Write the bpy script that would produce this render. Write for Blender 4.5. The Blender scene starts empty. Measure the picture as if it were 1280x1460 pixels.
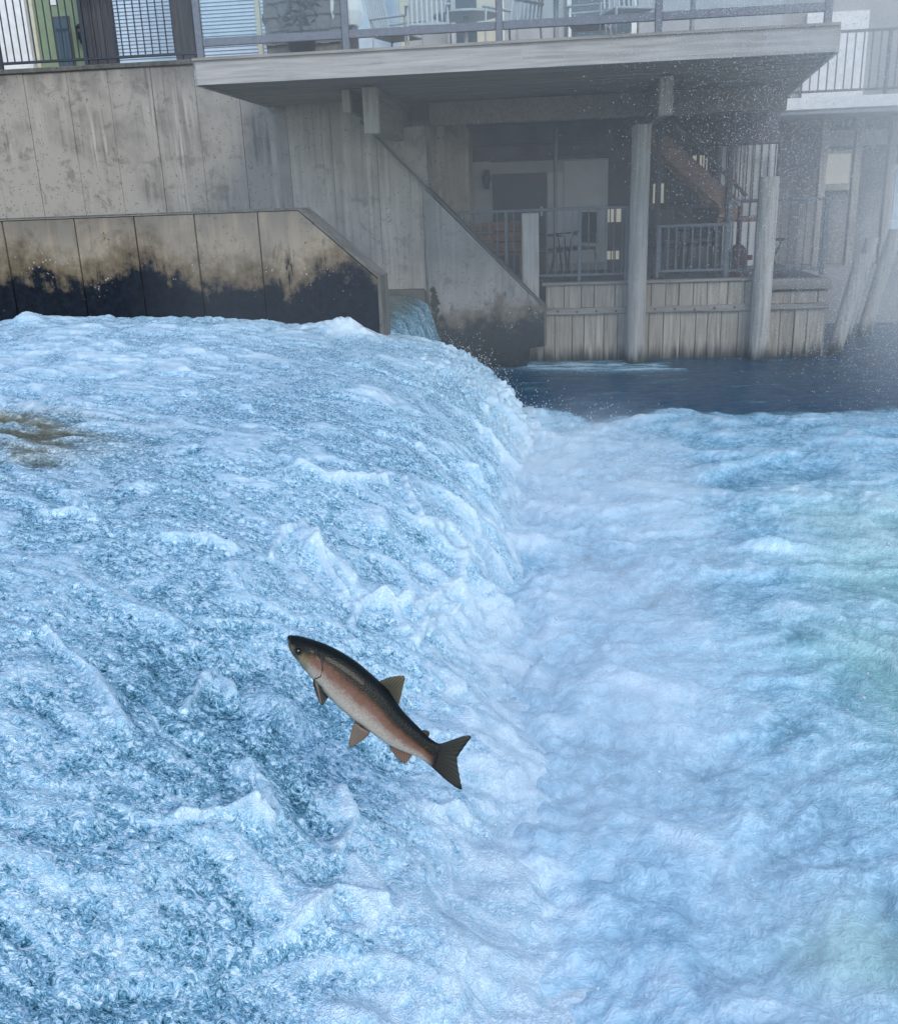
import bpy, math, random
import numpy as np
from mathutils import Vector, Matrix

rnd = random.Random(7)
scn = bpy.context.scene
col = scn.collection
R = math.radians

# ------------------------------------------------------------------ camera
# World axes: X along the river walls (to the right), Y away from the viewer
# along the weir, Z up, z = 0 is the lower pool.  The eye is 2.25 m above it.
EYE = Vector((0, 0, 2.25))
F_PX, W_PX, H_PX = 1350.0, 1280.0, 1460.0
PITCH, YAW, ROLL = R(18.2), R(7.0), R(2.1)
fw = Vector((-math.sin(YAW) * math.cos(PITCH), math.cos(YAW) * math.cos(PITCH), -math.sin(PITCH)))
r0 = Vector((math.cos(YAW), math.sin(YAW), 0))
u0 = r0.cross(fw)
CR = r0 * math.cos(ROLL) - u0 * math.sin(ROLL)
CU = u0 * math.cos(ROLL) + r0 * math.sin(ROLL)
cd = bpy.data.cameras.new('camera')
cam = bpy.data.objects.new('camera', cd)
col.objects.link(cam)
m = Matrix.Identity(4)
for i in range(3):
    m[i][0], m[i][1], m[i][2], m[i][3] = CR[i], CU[i], -fw[i], EYE[i]
cam.matrix_world = m
cd.sensor_fit = 'VERTICAL'
cd.sensor_height = 24
cd.lens = 24 * F_PX / H_PX
cd.clip_start = 0.02
cd.clip_end = 2000
scn.camera = cam

# ------------------------------------------------------------------ light
SUN_EL, SUN_AZ = 40.0, 150.0           # azimuth from +Y towards +X: behind the viewer, to the right, veiled
SUN_STRENGTH, SKY_STRENGTH = 1.05, 0.15
w = bpy.data.worlds.new('World')
scn.world = w
w.use_nodes = True
nt = w.node_tree
nt.nodes.clear()
sky = nt.nodes.new('ShaderNodeTexSky')
sky.sky_type = 'NISHITA'
sky.sun_disc = False
sky.sun_elevation = R(SUN_EL)
sky.sun_rotation = R(SUN_AZ)
sky.ozone_density = 3.0
bg = nt.nodes.new('ShaderNodeBackground')
bg.inputs['Strength'].default_value = SKY_STRENGTH
wo = nt.nodes.new('ShaderNodeOutputWorld')
nt.links.new(sky.outputs[0], bg.inputs[0])
nt.links.new(bg.outputs[0], wo.inputs[0])
sd = bpy.data.lights.new('sun', 'SUN')
sd.energy = SUN_STRENGTH
sd.angle = R(18)
sd.color = (1, 0.94, 0.84)
sun = bpy.data.objects.new('sun', sd)
col.objects.link(sun)
sdir = Vector((math.sin(R(SUN_AZ)) * math.cos(R(SUN_EL)), math.cos(R(SUN_AZ)) * math.cos(R(SUN_EL)), math.sin(R(SUN_EL))))
sun.rotation_euler = (-sdir).to_track_quat('-Z', 'Y').to_euler()
sun.location = (0, 0, 30)
vs = scn.view_settings
vs.view_transform = 'Standard'
vs.look = 'None'
vs.exposure = 0.82
vs.gamma = 1
vs.use_curve_mapping = False
cy = scn.cycles
cy.use_denoising = True
cy.denoiser = 'OPENIMAGEDENOISE'
cy.max_bounces = 8
cy.diffuse_bounces = 3
cy.glossy_bounces = 3
cy.transmission_bounces = 6
cy.transparent_max_bounces = 12
cy.volume_bounces = 3
cy.volume_step_rate = 1.0
cy.volume_max_steps = 128
cy.caustics_reflective = False
cy.caustics_refractive = False
cy.sample_clamp_indirect = 4


def ray(px, py):
    return fw + CR * ((px - W_PX / 2) / F_PX) + CU * ((H_PX / 2 - py) / F_PX)


def on_y(px, py, Y):
    """Point of the vertical plane y = Y that stands at that spot of the photograph."""
    d = ray(px, py)
    return EYE + d * (Y / d.y)


# ------------------------------------------------------------------ helpers
def tag(o, label=None, cat=None, group=None, kind=None):
    if label: o['label'] = label
    if cat: o['category'] = cat
    if group: o['group'] = group
    if kind: o['kind'] = kind
    return o


def empty(name, loc=(0, 0, 0), rz=0.0):
    o = bpy.data.objects.new(name, None)
    col.objects.link(o)
    o.location = loc
    o.rotation_euler = (0, 0, rz)
    return o


class MB:
    def __init__(s):
        s.v, s.f, s.sm = [], [], []

    def add(s, vs, fs, smooth=False):
        b = len(s.v)
        s.v += [tuple(p) for p in vs]
        s.f += [tuple(i + b for i in f) for f in fs]
        s.sm += [smooth] * len(fs)
        return s

    def box(s, x0, x1, y0, y1, z0, z1, c=0.0):
        if x1 < x0: x0, x1 = x1, x0
        if y1 < y0: y0, y1 = y1, y0
        if z1 < z0: z0, z1 = z1, z0
        c = min(c, (x1 - x0) * .3, (y1 - y0) * .3, (z1 - z0) * .3)
        if c <= 0:
            v = [(x, y, z) for x in (x0, x1) for y in (y0, y1) for z in (z0, z1)]
            f = [(0, 1, 3, 2), (4, 6, 7, 5), (0, 4, 5, 1), (2, 3, 7, 6), (0, 2, 6, 4), (1, 5, 7, 3)]
            return s.add(v, f)
        ctr = Vector(((x0 + x1) / 2, (y0 + y1) / 2, (z0 + z1) / 2))
        h = ((x1 - x0) / 2, (y1 - y0) / 2, (z1 - z0) / 2)
        v, idx = [], {}
        for sx in (-1, 1):
            for sy in (-1, 1):
                for sz in (-1, 1):
                    for ax in range(3):
                        q = [sx * (h[0] - c), sy * (h[1] - c), sz * (h[2] - c)]
                        q[ax] += c * (sx, sy, sz)[ax]
                        idx[(sx, sy, sz, ax)] = len(v)
                        v.append((ctr.x + q[0], ctr.y + q[1], ctr.z + q[2]))
        f = []
        S = (-1, 1)
        for ax in range(3):
            a, b = [k for k in range(3) if k != ax]
            for sg in S:
                quad = []
                for (p, q) in ((-1, -1), (1, -1), (1, 1), (-1, 1)):
                    k = [0, 0, 0]; k[ax] = sg; k[a] = p; k[b] = q
                    quad.append(idx[(k[0], k[1], k[2], ax)])
                f.append(tuple(quad))
        for ax in range(3):                     # edges along ax
            a, b = [k for k in range(3) if k != ax]
            for p in S:
                for q in S:
                    k0 = [0, 0, 0]; k0[ax] = -1; k0[a] = p; k0[b] = q
                    k1 = list(k0); k1[ax] = 1
                    f.append((idx[(*k0, a)], idx[(*k0, b)], idx[(*k1, b)], idx[(*k1, a)]))
        for sx in S:
            for sy in S:
                for sz in S:
                    f.append(tuple(idx[(sx, sy, sz, k)] for k in range(3)))
        return s.add(v, f)

    def prism(s, poly, y0, y1):
        """poly of (x, z) pulled along y."""
        n = len(poly)
        v = [(x, y0, z) for x, z in poly] + [(x, y1, z) for x, z in poly]
        f = [tuple(range(n)), tuple(range(2 * n - 1, n - 1, -1))]
        f += [(i, i + n, (i + 1) % n + n, (i + 1) % n) for i in range(n)]
        return s.add(v, f)

    def tube(s, pts, rad, n=8, smooth=True, caps=True):
        pts = [Vector(p) for p in pts]
        rad = rad if isinstance(rad, (list, tuple)) else [rad] * len(pts)
        v, f = [], []
        for i, p in enumerate(pts):
            t = (pts[min(i + 1, len(pts) - 1)] - pts[max(i - 1, 0)]).normalized()
            a = t.cross(Vector((0, 0, 1)) if abs(t.z) < .9 else Vector((1, 0, 0))).normalized()
            b = t.cross(a)
            for k in range(n):
                th = 2 * math.pi * k / n
                v.append(p + (a * math.cos(th) + b * math.sin(th)) * rad[i])
        for i in range(len(pts) - 1):
            for k in range(n):
                f.append((i * n + k, i * n + (k + 1) % n, (i + 1) * n + (k + 1) % n, (i + 1) * n + k))
        s.add(v, f, smooth)
        if caps:
            b = len(s.v) - len(v)
            s.f += [tuple(b + k for k in range(n - 1, -1, -1)), tuple(b + (len(pts) - 1) * n + k for k in range(n))]
            s.sm += [False, False]
        return s

    def bar(s, p, q, wx, wy):
        """square bar from p to q"""
        p, q = Vector(p), Vector(q)
        t = (q - p).normalized()
        a = t.cross(Vector((0, 1, 0)) if abs(t.y) < .9 else Vector((0, 0, 1))).normalized()
        b = t.cross(a)
        v = [e + a * (sa * wx / 2) + b * (sb * wy / 2) for e in (p, q) for sa, sb in ((-1, -1), (1, -1), (1, 1), (-1, 1))]
        f = [(3, 2, 1, 0), (4, 5, 6, 7)] + [(i, (i + 1) % 4, 4 + (i + 1) % 4, 4 + i) for i in range(4)]
        return s.add(v, f)

    def mesh(s, name, mat):
        me = bpy.data.meshes.new(name)
        me.from_pydata(s.v, [], s.f)
        me.polygons.foreach_set('use_smooth', s.sm)
        import bmesh
        bm = bmesh.new(); bm.from_mesh(me)
        bmesh.ops.recalc_face_normals(bm, faces=bm.faces)
        bm.to_mesh(me); bm.free()
        me.materials.append(mat)
        return me

    def build(s, name, mat, parent=None, loc=(0, 0, 0)):
        return inst(name, s.mesh(name, mat), parent, loc)


def inst(name, me, parent=None, loc=(0, 0, 0), scale=None, rot=None):
    o = bpy.data.objects.new(name, me)
    col.objects.link(o)
    o.parent = parent
    o.location = loc
    if scale: o.scale = scale
    if rot: o.rotation_euler = rot
    return o


def copy_tree(o, parent=None):
    c = o.copy()
    col.objects.link(c)
    c.parent = parent
    for ch in list(o.children):
        copy_tree(ch, c)
    return c


# ------------------------------------------------------------------ materials
class NG:
    """tiny node-graph helper"""
    def __init__(s, name):
        s.m = bpy.data.materials.new(name)
        s.m.use_nodes = True
        s.t = s.m.node_tree
        s.t.nodes.clear()
        s.out = s.n('ShaderNodeOutputMaterial')

    def n(s, typ, **kw):
        nd = s.t.nodes.new(typ)
        for k, v in kw.items():
            setattr(nd, k, v)
        return nd

    def put(s, sock, v):
        if isinstance(v, bpy.types.NodeSocket):
            s.t.links.new(v, sock)
        elif isinstance(v, bpy.types.Node):
            s.t.links.new(v.outputs[0], sock)
        elif isinstance(v, (tuple, list)) and sock.type == 'RGBA' and len(v) == 3:
            sock.default_value = (*v, 1)
        else:
            sock.default_value = v

    def coord(s, which='Object', scale=(1, 1, 1), rand=False):
        if which == 'Position':
            c = s.n('ShaderNodeNewGeometry').outputs['Position']
        else:
            c = s.n('ShaderNodeTexCoord').outputs[which]
        mp = s.n('ShaderNodeMapping')
        s.put(mp.inputs['Vector'], c)
        mp.inputs['Scale'].default_value = scale
        if rand:
            oi = s.n('ShaderNodeObjectInfo')
            mu = s.math('MULTIPLY', oi.outputs['Random'], 57.0)
            cx = s.n('ShaderNodeCombineXYZ')
            for k in range(3):
                s.put(cx.inputs[k], mu)
            s.put(mp.inputs['Location'], cx.outputs[0])
        return mp.outputs[0]

    def noise(s, vec, scale=5, detail=4, rough=.55, dist=0.0, norm=True):
        nd = s.n('ShaderNodeTexNoise')
        s.put(nd.inputs['Vector'], vec)
        nd.inputs['Scale'].default_value = scale
        nd.inputs['Detail'].default_value = detail
        nd.inputs['Roughness'].default_value = rough
        nd.inputs['Distortion'].default_value = dist
        return nd.outputs[0]

    def voro(s, vec, scale=5, feature='F1'):
        nd = s.n('ShaderNodeTexVoronoi')
        nd.feature = feature
        s.put(nd.inputs['Vector'], vec)
        nd.inputs['Scale'].default_value = scale
        return nd.outputs['Distance']

    def math(s, op, a, b=0.0, c=None, clamp=False):
        nd = s.n('ShaderNodeMath', operation=op, use_clamp=clamp)
        s.put(nd.inputs[0], a)
        s.put(nd.inputs[1], b)
        if c is not None: s.put(nd.inputs[2], c)
        return nd.outputs[0]

    def ramp(s, fac, stops):
        nd = s.n('ShaderNodeValToRGB')
        s.put(nd.inputs[0], fac)
        e = nd.color_ramp.elements
        while len(e) < len(stops): e.new(0.5)
        for el, (p, c) in zip(e, stops):
            el.position = p
            el.color = (*c, 1) if isinstance(c, (tuple, list)) else (c, c, c, 1)
        return nd.outputs[0]

    def step(s, v, a, b):
        """smoothstep from a to b, 0..1"""
        nd = s.n('ShaderNodeMapRange', interpolation_type='SMOOTHSTEP')
        s.put(nd.inputs['Value'], v)
        nd.inputs['From Min'].default_value = a
        nd.inputs['From Max'].default_value = b
        return nd.outputs[0]

    def mix(s, fac, a, b, mode='MIX'):
        nd = s.n('ShaderNodeMix', data_type='RGBA', blend_type=mode)
        s.put(nd.inputs[0], fac)
        s.put(nd.inputs[6], a)
        s.put(nd.inputs[7], b)
        return nd.outputs[2]

    def sep(s, vec):
        nd = s.n('ShaderNodeSeparateXYZ')
        s.put(nd.inputs[0], vec)
        return nd.outputs

    def attr(s, name):
        nd = s.n('ShaderNodeAttribute', attribute_name=name)
        return nd.outputs['Fac']

    def bump(s, h, strength=.3, dist=.01):
        nd = s.n('ShaderNodeBump')
        s.put(nd.inputs['Height'], h)
        nd.inputs['Strength'].default_value = strength
        nd.inputs['Distance'].default_value = dist
        return nd.outputs[0]

    def bsdf(s, color, rough=.6, normal=None, **kw):
        nd = s.n('ShaderNodeBsdfPrincipled')
        s.put(nd.inputs['Base Color'], color)
        s.put(nd.inputs['Roughness'], rough)
        if normal is not None: s.put(nd.inputs['Normal'], normal)
        for k, v in kw.items():
            s.put(nd.inputs[k.replace('_', ' ')], v)
        s.t.links.new(nd.outputs[0], s.out.inputs[0])
        return nd

    def fin(s, sh=None):
        if sh is not None: s.t.links.new(sh, s.out.inputs[0])
        return s.m


def plain(name, c, rough=.6, var=.25, scale=9, metal=0.0):
    g = NG(name)
    n = g.noise(g.coord('Object', rand=True), scale, 5, .6)
    lo = tuple(x * (1 - var) for x in c); hi = tuple(min(1, x * (1 + var)) for x in c)
    g.bsdf(g.ramp(n, [(.3, lo), (.7, hi)]), rough, g.bump(n, .15, .004), Metallic=metal)
    return g.m


def concrete(name, base, algae_z=None, algae_col=(.012, .014, .017), streak=.5, tan=None, top_z=None):
    g = NG(name)
    P = g.coord('Position')
    x, y, z = g.sep(P)
    n1 = g.noise(P, 1.6, 6, .6, .3)
    n2 = g.noise(P, 14, 6, .65)
    st = g.noise(g.coord('Position', (6, 6, .35)), 1.0, 5, .6)
    st2 = g.noise(g.coord('Position', (22, 22, .8)), 1.0, 4, .6)
    b = tuple(base)
    c = g.ramp(n1, [(.25, tuple(k * .72 for k in b)), (.5, b), (.75, tuple(min(1, k * 1.3) for k in b))])
    c = g.mix(g.math('MULTIPLY', g.step(st, .46, .66), streak), c, tuple(k * 1.75 for k in b))
    c = g.mix(g.math('MULTIPLY', g.step(st2, .50, .70), streak * .9), c, tuple(k * .45 for k in b))
    if tan: c = g.mix(g.step(n1, .35, .6), c, tan)
    bl = g.noise(P, 4.5, 6, .7, .8)
    c = g.mix(g.math('MULTIPLY', g.step(bl, .52, .68), .55), c, tuple(k * .42 for k in b))
    c = g.mix(g.step(n2, .60, .72), c, tuple(k * .55 for k in b))
    pits = g.voro(P, 16)
    pm = g.math('MULTIPLY', g.math('LESS_THAN', pits, .13), g.step(n1, .45, .55))
    c = g.mix(pm, c, tuple(k * .3 for k in b))
    if top_z:                                   # weather stain below the coping
        d = g.math('ADD', g.math('SUBTRACT', z, top_z), g.math('MULTIPLY', st, 1.3))
        c = g.mix(g.math('MULTIPLY', g.step(d, .25, .75), .6), c, (.09, .09, .085))
    rough = .85
    if algae_z is not None:
        big = g.noise(g.coord('Position', (1.1, 1, .5)), 1.0, 2, .5)
        h = g.math('ADD', z, g.math('MULTIPLY', g.math('SUBTRACT', g.noise(P, 5.5, 6, .68), .5), .75))
        h = g.math('ADD', h, g.math('MULTIPLY', g.math('SUBTRACT', st2, .5), .16))
        h = g.math('ADD', h, g.math('MULTIPLY', g.math('SUBTRACT', big, .5), .9))
        dr = g.noise(g.coord('Position', (4.5, 4.5, 1.0)), 1.0, 5, .7, .6)
        h = g.math('SUBTRACT', h, g.math('MULTIPLY', g.step(dr, .56, .76), .55))
        msk = g.math('SUBTRACT', 1.0, g.step(h, algae_z - .10, algae_z + .07))
        edge = g.math('MULTIPLY', g.step(h, algae_z - .3, algae_z + .02), g.math('SUBTRACT', 1.0, g.step(h, algae_z + .02, algae_z + .34)))
        c = g.mix(g.math('MULTIPLY', edge, .75), c, (.085, .06, .03))
        ac = g.ramp(n2, [(.35, algae_col), (.72, tuple(k * 3.2 for k in algae_col))])
        c = g.mix(msk, c, ac)
        barn = g.math('MULTIPLY', g.math('LESS_THAN', g.voro(P, 21), .17), g.step(g.noise(P, 2.1, 2), .50, .62))
        barn = g.math('MULTIPLY', barn, edge)
        c = g.mix(barn, c, (.36, .35, .31))
    hgt = g.math('ADD', g.math('MULTIPLY', n2, .6), g.math('MULTIPLY', st2, .4))
    g.bsdf(c, rough, g.bump(hgt, .35, .012), Specular_IOR_Level=.15)
    return g.m


def timber(name, base, axis='z', wet_z=None, crack=.5):
    g = NG(name)
    sc = {'z': (26, 26, 1.3), 'x': (1.3, 26, 26), 'y': (26, 1.3, 26)}[axis]
    sc2 = {'z': (70, 70, 1.6), 'x': (1.6, 70, 70), 'y': (70, 1.6, 70)}[axis]
    O = g.coord('Object', sc, rand=True)
    gr = g.noise(O, 1.0, 6, .65, .5)
    cr = g.noise(g.coord('Object', sc2, rand=True), 1.0, 3, .5)
    bl = g.noise(g.coord('Object', (1, 1, 1), rand=True), 3.2, 4, .6)
    oi = g.n('ShaderNodeObjectInfo').outputs['Random']
    b = base
    c = g.ramp(gr, [(.28, tuple(k * .5 for k in b)), (.5, b), (.72, tuple(min(1, k * 1.5) for k in b))])
    c = g.mix(g.math('MULTIPLY', g.step(cr, .60, .70), crack), c, tuple(k * .18 for k in b))
    c = g.mix(g.math('MULTIPLY', g.step(bl, .5, .7), .45), c, tuple(k * 1.35 for k in (b[0] * .93, b[1], b[2] * 1.05)))
    c = g.mix(g.math('MULTIPLY', oi, .45), c, tuple(k * .55 for k in b))
    if wet_z is not None:
        z = g.sep(g.coord('Position'))[2]
        st = g.noise(g.coord('Position', (14, 14, 1.2)), 1.0, 4, .6)
        h = g.math('ADD', z, g.math('MULTIPLY', g.math('SUBTRACT', st, .5), -.5))
        c = g.mix(g.math('SUBTRACT', 1.0, g.step(h, wet_z - .12, wet_z + .16)), c, (.022, .03, .028))
    g.bsdf(c, .8, g.bump(g.math('ADD', gr, g.math('MULTIPLY', cr, -.6)), .5, .006))
    return g.m


M = {}
M['wall'] = concrete('weathered_concrete', (.27, .255, .225), streak=.9, tan=(.33, .31, .27), top_z=4.1)
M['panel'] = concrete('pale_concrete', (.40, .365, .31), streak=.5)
M['low'] = concrete('tan_concrete', (.25, .215, .165), algae_z=1.68, algae_col=(.003, .005, .008), streak=.5, tan=(.29, .24, .175), top_z=2.22)
M['wing'] = concrete('grey_concrete', (.27, .26, .24), algae_z=.72, algae_col=(.008, .012, .013), streak=.35)
M['cap'] = concrete('dark_coping', (.11, .11, .10), streak=.4)
M['ledge'] = concrete('mossy_ledge', (.10, .10, .075), streak=.3)
M['plank'] = timber('weathered_plank', (.38, .335, .275), 'z', wet_z=.1)
M['board'] = timber('weathered_board', (.28, .26, .23), 'x')
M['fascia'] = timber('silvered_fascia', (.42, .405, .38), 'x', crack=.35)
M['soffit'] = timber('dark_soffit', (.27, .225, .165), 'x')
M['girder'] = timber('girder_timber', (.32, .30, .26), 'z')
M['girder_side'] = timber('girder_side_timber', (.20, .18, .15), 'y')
M['pile'] = timber('pile_timber', (.46, .44, .40), 'z', wet_z=.12, crack=.7)
M['darkpost'] = timber('dark_post_timber', (.085, .085, .095), 'z')
M['stair'] = timber('stair_timber', (.22, .155, .12), 'x')
M['benchwood'] = timber('bench_timber', (.32, .17, .10), 'x')
M['metal'] = plain('dark_painted_metal', (.025, .035, .045), .45, .2, 30)
M['palemetal'] = plain('pale_metal', (.45, .47, .48), .35, .15, 30)
M['black'] = plain('black_metal', (.02, .022, .027), .5, .2)
M['white'] = plain('white_paint', (.7, .71, .7), .6, .1)
M['cream'] = plain('cream_paint', (.52, .5, .38), .6, .12)
M['green'] = plain('sage_green_paint', (.20, .26, .16), .6, .12)
M['bluewhite'] = plain('pale_blue_siding_and_panes', (.48, .60, .70), .6, .08)
M['greywall'] = plain('grey_stucco', (.34, .36, .37), .8, .12, 3)
M['palegrey'] = plain('pale_grey_panel', (.48, .50, .51), .7, .08, 3)
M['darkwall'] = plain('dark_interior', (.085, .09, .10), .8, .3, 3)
M['shingle'] = plain('grey_shingle', (.15, .145, .14), .85, .35, 14)
M['deckfloor'] = timber('deck_floor', (.2, .19, .17), 'x')
M['red'] = plain('faded_red_paint', (.12, .045, .04), .6, .3, 12)
M['cloth'] = plain('white_canvas', (.68, .7, .7), .8, .06)
M['farwall'] = plain('far_house_stucco', (.27, .27, .265), .85, .2, 2)
g = NG('window_glass')
g.bsdf((.05, .08, .10), .05, IOR=1.5)
M['glass'] = g.m
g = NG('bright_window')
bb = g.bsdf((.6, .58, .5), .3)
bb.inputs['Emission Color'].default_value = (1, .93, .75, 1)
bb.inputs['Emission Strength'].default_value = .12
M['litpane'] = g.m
g = NG('clear_glass')
tr = g.n('ShaderNodeBsdfTransparent'); tr.inputs[0].default_value = (.88, .93, .94, 1)
gl = g.n('ShaderNodeBsdfGlossy'); gl.inputs['Roughness'].default_value = .02
fr = g.n('ShaderNodeFresnel'); fr.inputs[0].default_value = 1.45
mx = g.n('ShaderNodeMixShader')
g.put(mx.inputs[0], fr.outputs[0]); g.put(mx.inputs[1], tr.outputs[0]); g.put(mx.inputs[2], gl.outputs[0])
M['clear'] = g.fin(mx.outputs[0])


# ------------------------------------------------------------------ noise (numpy)
_rs = np.random.RandomState(11)
_perm = np.concatenate([_rs.permutation(4096)] * 2).astype(np.int32)
_ga = _rs.rand(4096) * 2 * np.pi
_gx, _gy = np.cos(_ga).astype(np.float32), np.sin(_ga).astype(np.float32)


def perlin(x, y):
    xi = np.floor(x).astype(np.int32); yi = np.floor(y).astype(np.int32)
    xf = (x - xi).astype(np.float32); yf = (y - yi).astype(np.float32)
    u = xf * xf * xf * (xf * (xf * 6 - 15) + 10); v = yf * yf * yf * (yf * (yf * 6 - 15) + 10)
    X0, X1, Y0, Y1 = xi & 4095, (xi + 1) & 4095, yi & 4095, (yi + 1) & 4095
    p0, p1 = _perm[X0], _perm[X1]

    def gr(h, a, b):
        return _gx[h] * a + _gy[h] * b
    a = gr(_perm[p0 + Y0], xf, yf); b = gr(_perm[p1 + Y0], xf - 1, yf)
    c = gr(_perm[p0 + Y1], xf, yf - 1); d = gr(_perm[p1 + Y1], xf - 1, yf - 1)
    return 1.5 * ((a + u * (b - a)) * (1 - v) + (c + u * (d - c)) * v)


def fbm(x, y, o=3, gain=.5):
    s, a, f = 0, 1.0, 1.0
    for i in range(o):
        s = s + a * perlin(x * f + 17.3 * i, y * f - 9.1 * i)
        a *= gain; f *= 2.03
    return s


def billow(x, y, o=2, gain=.5):
    s, a, f = 0, 1.0, 1.0
    for i in range(o):
        s = s + a * np.abs(perlin(x * f + 31.7 * i, y * f + 5.3 * i))
        a *= gain; f *= 2.1
    return s


def sstep(v, a, b):
    t = np.clip((v - a) / (b - a), 0, 1)
    return t * t * (3 - 2 * t)


def gauss(x, y, cx, cy_, sx, sy):
    return np.exp(-((x - cx) / sx) ** 2 - ((y - cy_) / sy) ** 2)


def grid_mesh(name, P, mat, attrs):
    ny, nx = P.shape[:2]
    idx = np.arange(ny * nx).reshape(ny, nx)
    q = np.stack([idx[:-1, :-1], idx[:-1, 1:], idx[1:, 1:], idx[1:, :-1]], -1).reshape(-1, 4)
    me = bpy.data.meshes.new(name)
    me.vertices.add(ny * nx)
    me.vertices.foreach_set('co', P.reshape(-1).astype(np.float32))
    me.loops.add(q.size)
    me.loops.foreach_set('vertex_index', q.reshape(-1).astype(np.int32))
    me.polygons.add(len(q))
    me.polygons.foreach_set('loop_start', np.arange(0, q.size, 4, dtype=np.int32))
    me.polygons.foreach_set('use_smooth', np.ones(len(q), bool))
    me.update(calc_edges=True)
    for k, a in attrs.items():
        at = me.attributes.new(k, 'FLOAT', 'POINT')
        at.data.foreach_set('value', a.reshape(-1).astype(np.float32))
    me.materials.append(mat)
    return me


# ------------------------------------------------------------------ water
def foam_material(name, fine=30.0, green=False, swirl=1.0, grain=.16, gl=.8, bump=.6, deep=(.008, .03, .045)):
    """Aerated water: glassy swirls where it is clear, fine bubble grain where it is white."""
    g = NG(name)
    P = g.coord('Object')
    foam = g.attr('foam'); tint = g.attr('tint')

    def warp(p, sc, amt):
        nd = g.n('ShaderNodeTexNoise'); g.put(nd.inputs['Vector'], p)
        nd.inputs['Scale'].default_value = sc; nd.inputs['Detail'].default_value = 2
        a = g.n('ShaderNodeVectorMath', operation='SUBTRACT'); g.put(a.inputs[0], nd.outputs['Color']); a.inputs[1].default_value = (.5, .5, .5)
        b = g.n('ShaderNodeVectorMath', operation='MULTIPLY_ADD'); g.put(b.inputs[0], a.outputs[0]); b.inputs[1].default_value = (amt,) * 3; g.put(b.inputs[2], p)
        return b.outputs[0]
    W = warp(warp(P, fine * .33, 2.2 / fine), fine, .9 / fine)
    sw = g.noise(W, fine, 2.5, .55, .6)
    con = g.math('MULTIPLY_ADD', g.math('SINE', g.math('MULTIPLY', sw, 34.0)), .5, .5)
    fn = g.noise(W, fine * 3.4, 3, .65, .5)
    swn = g.step(sw, .28, .72)
    glassy = g.math('ADD', g.math('MULTIPLY', swn, .55), g.math('ADD', g.math('MULTIPLY', con, .26 * swirl), g.math('MULTIPLY', fn, .42)))
    fl_ = g.noise(W, fine * .75, 3, .6, 1.2)
    fil = g.math('POWER', g.math('SUBTRACT', 1.0, g.math('MULTIPLY', g.math('ABSOLUTE', g.math('SUBTRACT', fl_, .5)), 9.0), clamp=True), 2.0)
    fl2 = g.noise(W, fine * 1.5, 2, .6, 1.0)
    crk = g.math('POWER', g.math('SUBTRACT', 1.0, g.math('MULTIPLY', g.math('ABSOLUTE', g.math('SUBTRACT', fl2, .46)), 10.0), clamp=True), 2.0)
    glassy = g.math('SUBTRACT', glassy, .60)
    glassy = g.math('ADD', glassy, g.math('MULTIPLY', fil, .34 * swirl))
    glassy = g.math('SUBTRACT', glassy, g.math('MULTIPLY', crk, .24 * swirl))
    S = g.step(foam, .58, 1.0)
    cell = g.voro(W, fine * 3.2)
    cl = g.noise(P, fine * .30, 6, .66, .4)
    bub = g.math('MULTIPLY', g.math('SUBTRACT', fn, .5), grain * 2)
    bub = g.math('ADD', bub, g.math('MULTIPLY', g.math('SUBTRACT', cl, .5), grain * 2.2))
    bub = g.math('SUBTRACT', bub, g.math('MULTIPLY', g.step(cell, .25, .75), grain * .7))
    det = g.n('ShaderNodeMix', data_type='FLOAT')
    g.put(det.inputs[0], S); g.put(det.inputs[2], g.math('MULTIPLY', glassy, g.math('MULTIPLY', gl, g.math('MULTIPLY_ADD', tint, -.65, 1.0)))); g.put(det.inputs[3], bub)
    f = g.math('ADD', foam, det.outputs[0])
    c = g.ramp(f, [(.0, deep), (.2, (.035, .125, .18)), (.45, (.115, .28, .40)), (.7, (.27, .485, .63)), (.97, (.53, .69, .79))])
    tc = g.ramp(f, [(.1, (.06, .07, .045)), (.5, (.19, .20, .15)), (.9, (.6, .62, .58))]) if not green else \
        g.ramp(f, [(.1, (.07, .20, .18)), (.5, (.25, .46, .45)), (.9, (.51, .71, .69))])
    c = g.mix(tint, c, tc)
    rough = g.ramp(f, [(.1, .06), (.5, .16), (.9, .42)])
    h = g.math('ADD', g.math('MULTIPLY', con, .35 * swirl), g.math('ADD', sw, g.math('MULTIPLY', fn, .5)))
    h = g.math('SUBTRACT', h, g.math('MULTIPLY', cell, .5))
    g.bsdf(c, rough, g.bump(h, bump, .35 / fine), IOR=1.33)
    return g.m


M['fall'] = foam_material('frothing_water', 50.0, gl=1.05, bump=.8, deep=(.005, .03, .042))
M['pool'] = foam_material('aerated_pool_water', 22.0, True, .35, .13, .5, .5, (.006, .055, .12))

# profile of the weir: x (across), z (height of the water surface)
PX = np.array([-12, -5, -3.6, -2.9, -2.3, -1.8, -1.46, -1.15, -.92, -.74, -.60, -.49, -.38, -.22, .1, .5])
PZ = np.array([1.26, 1.25, 1.23, 1.17, 1.08, 1.0, .91, .80, .69, .56, .42, .27, .10, -.08, -.2, -.3])


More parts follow.
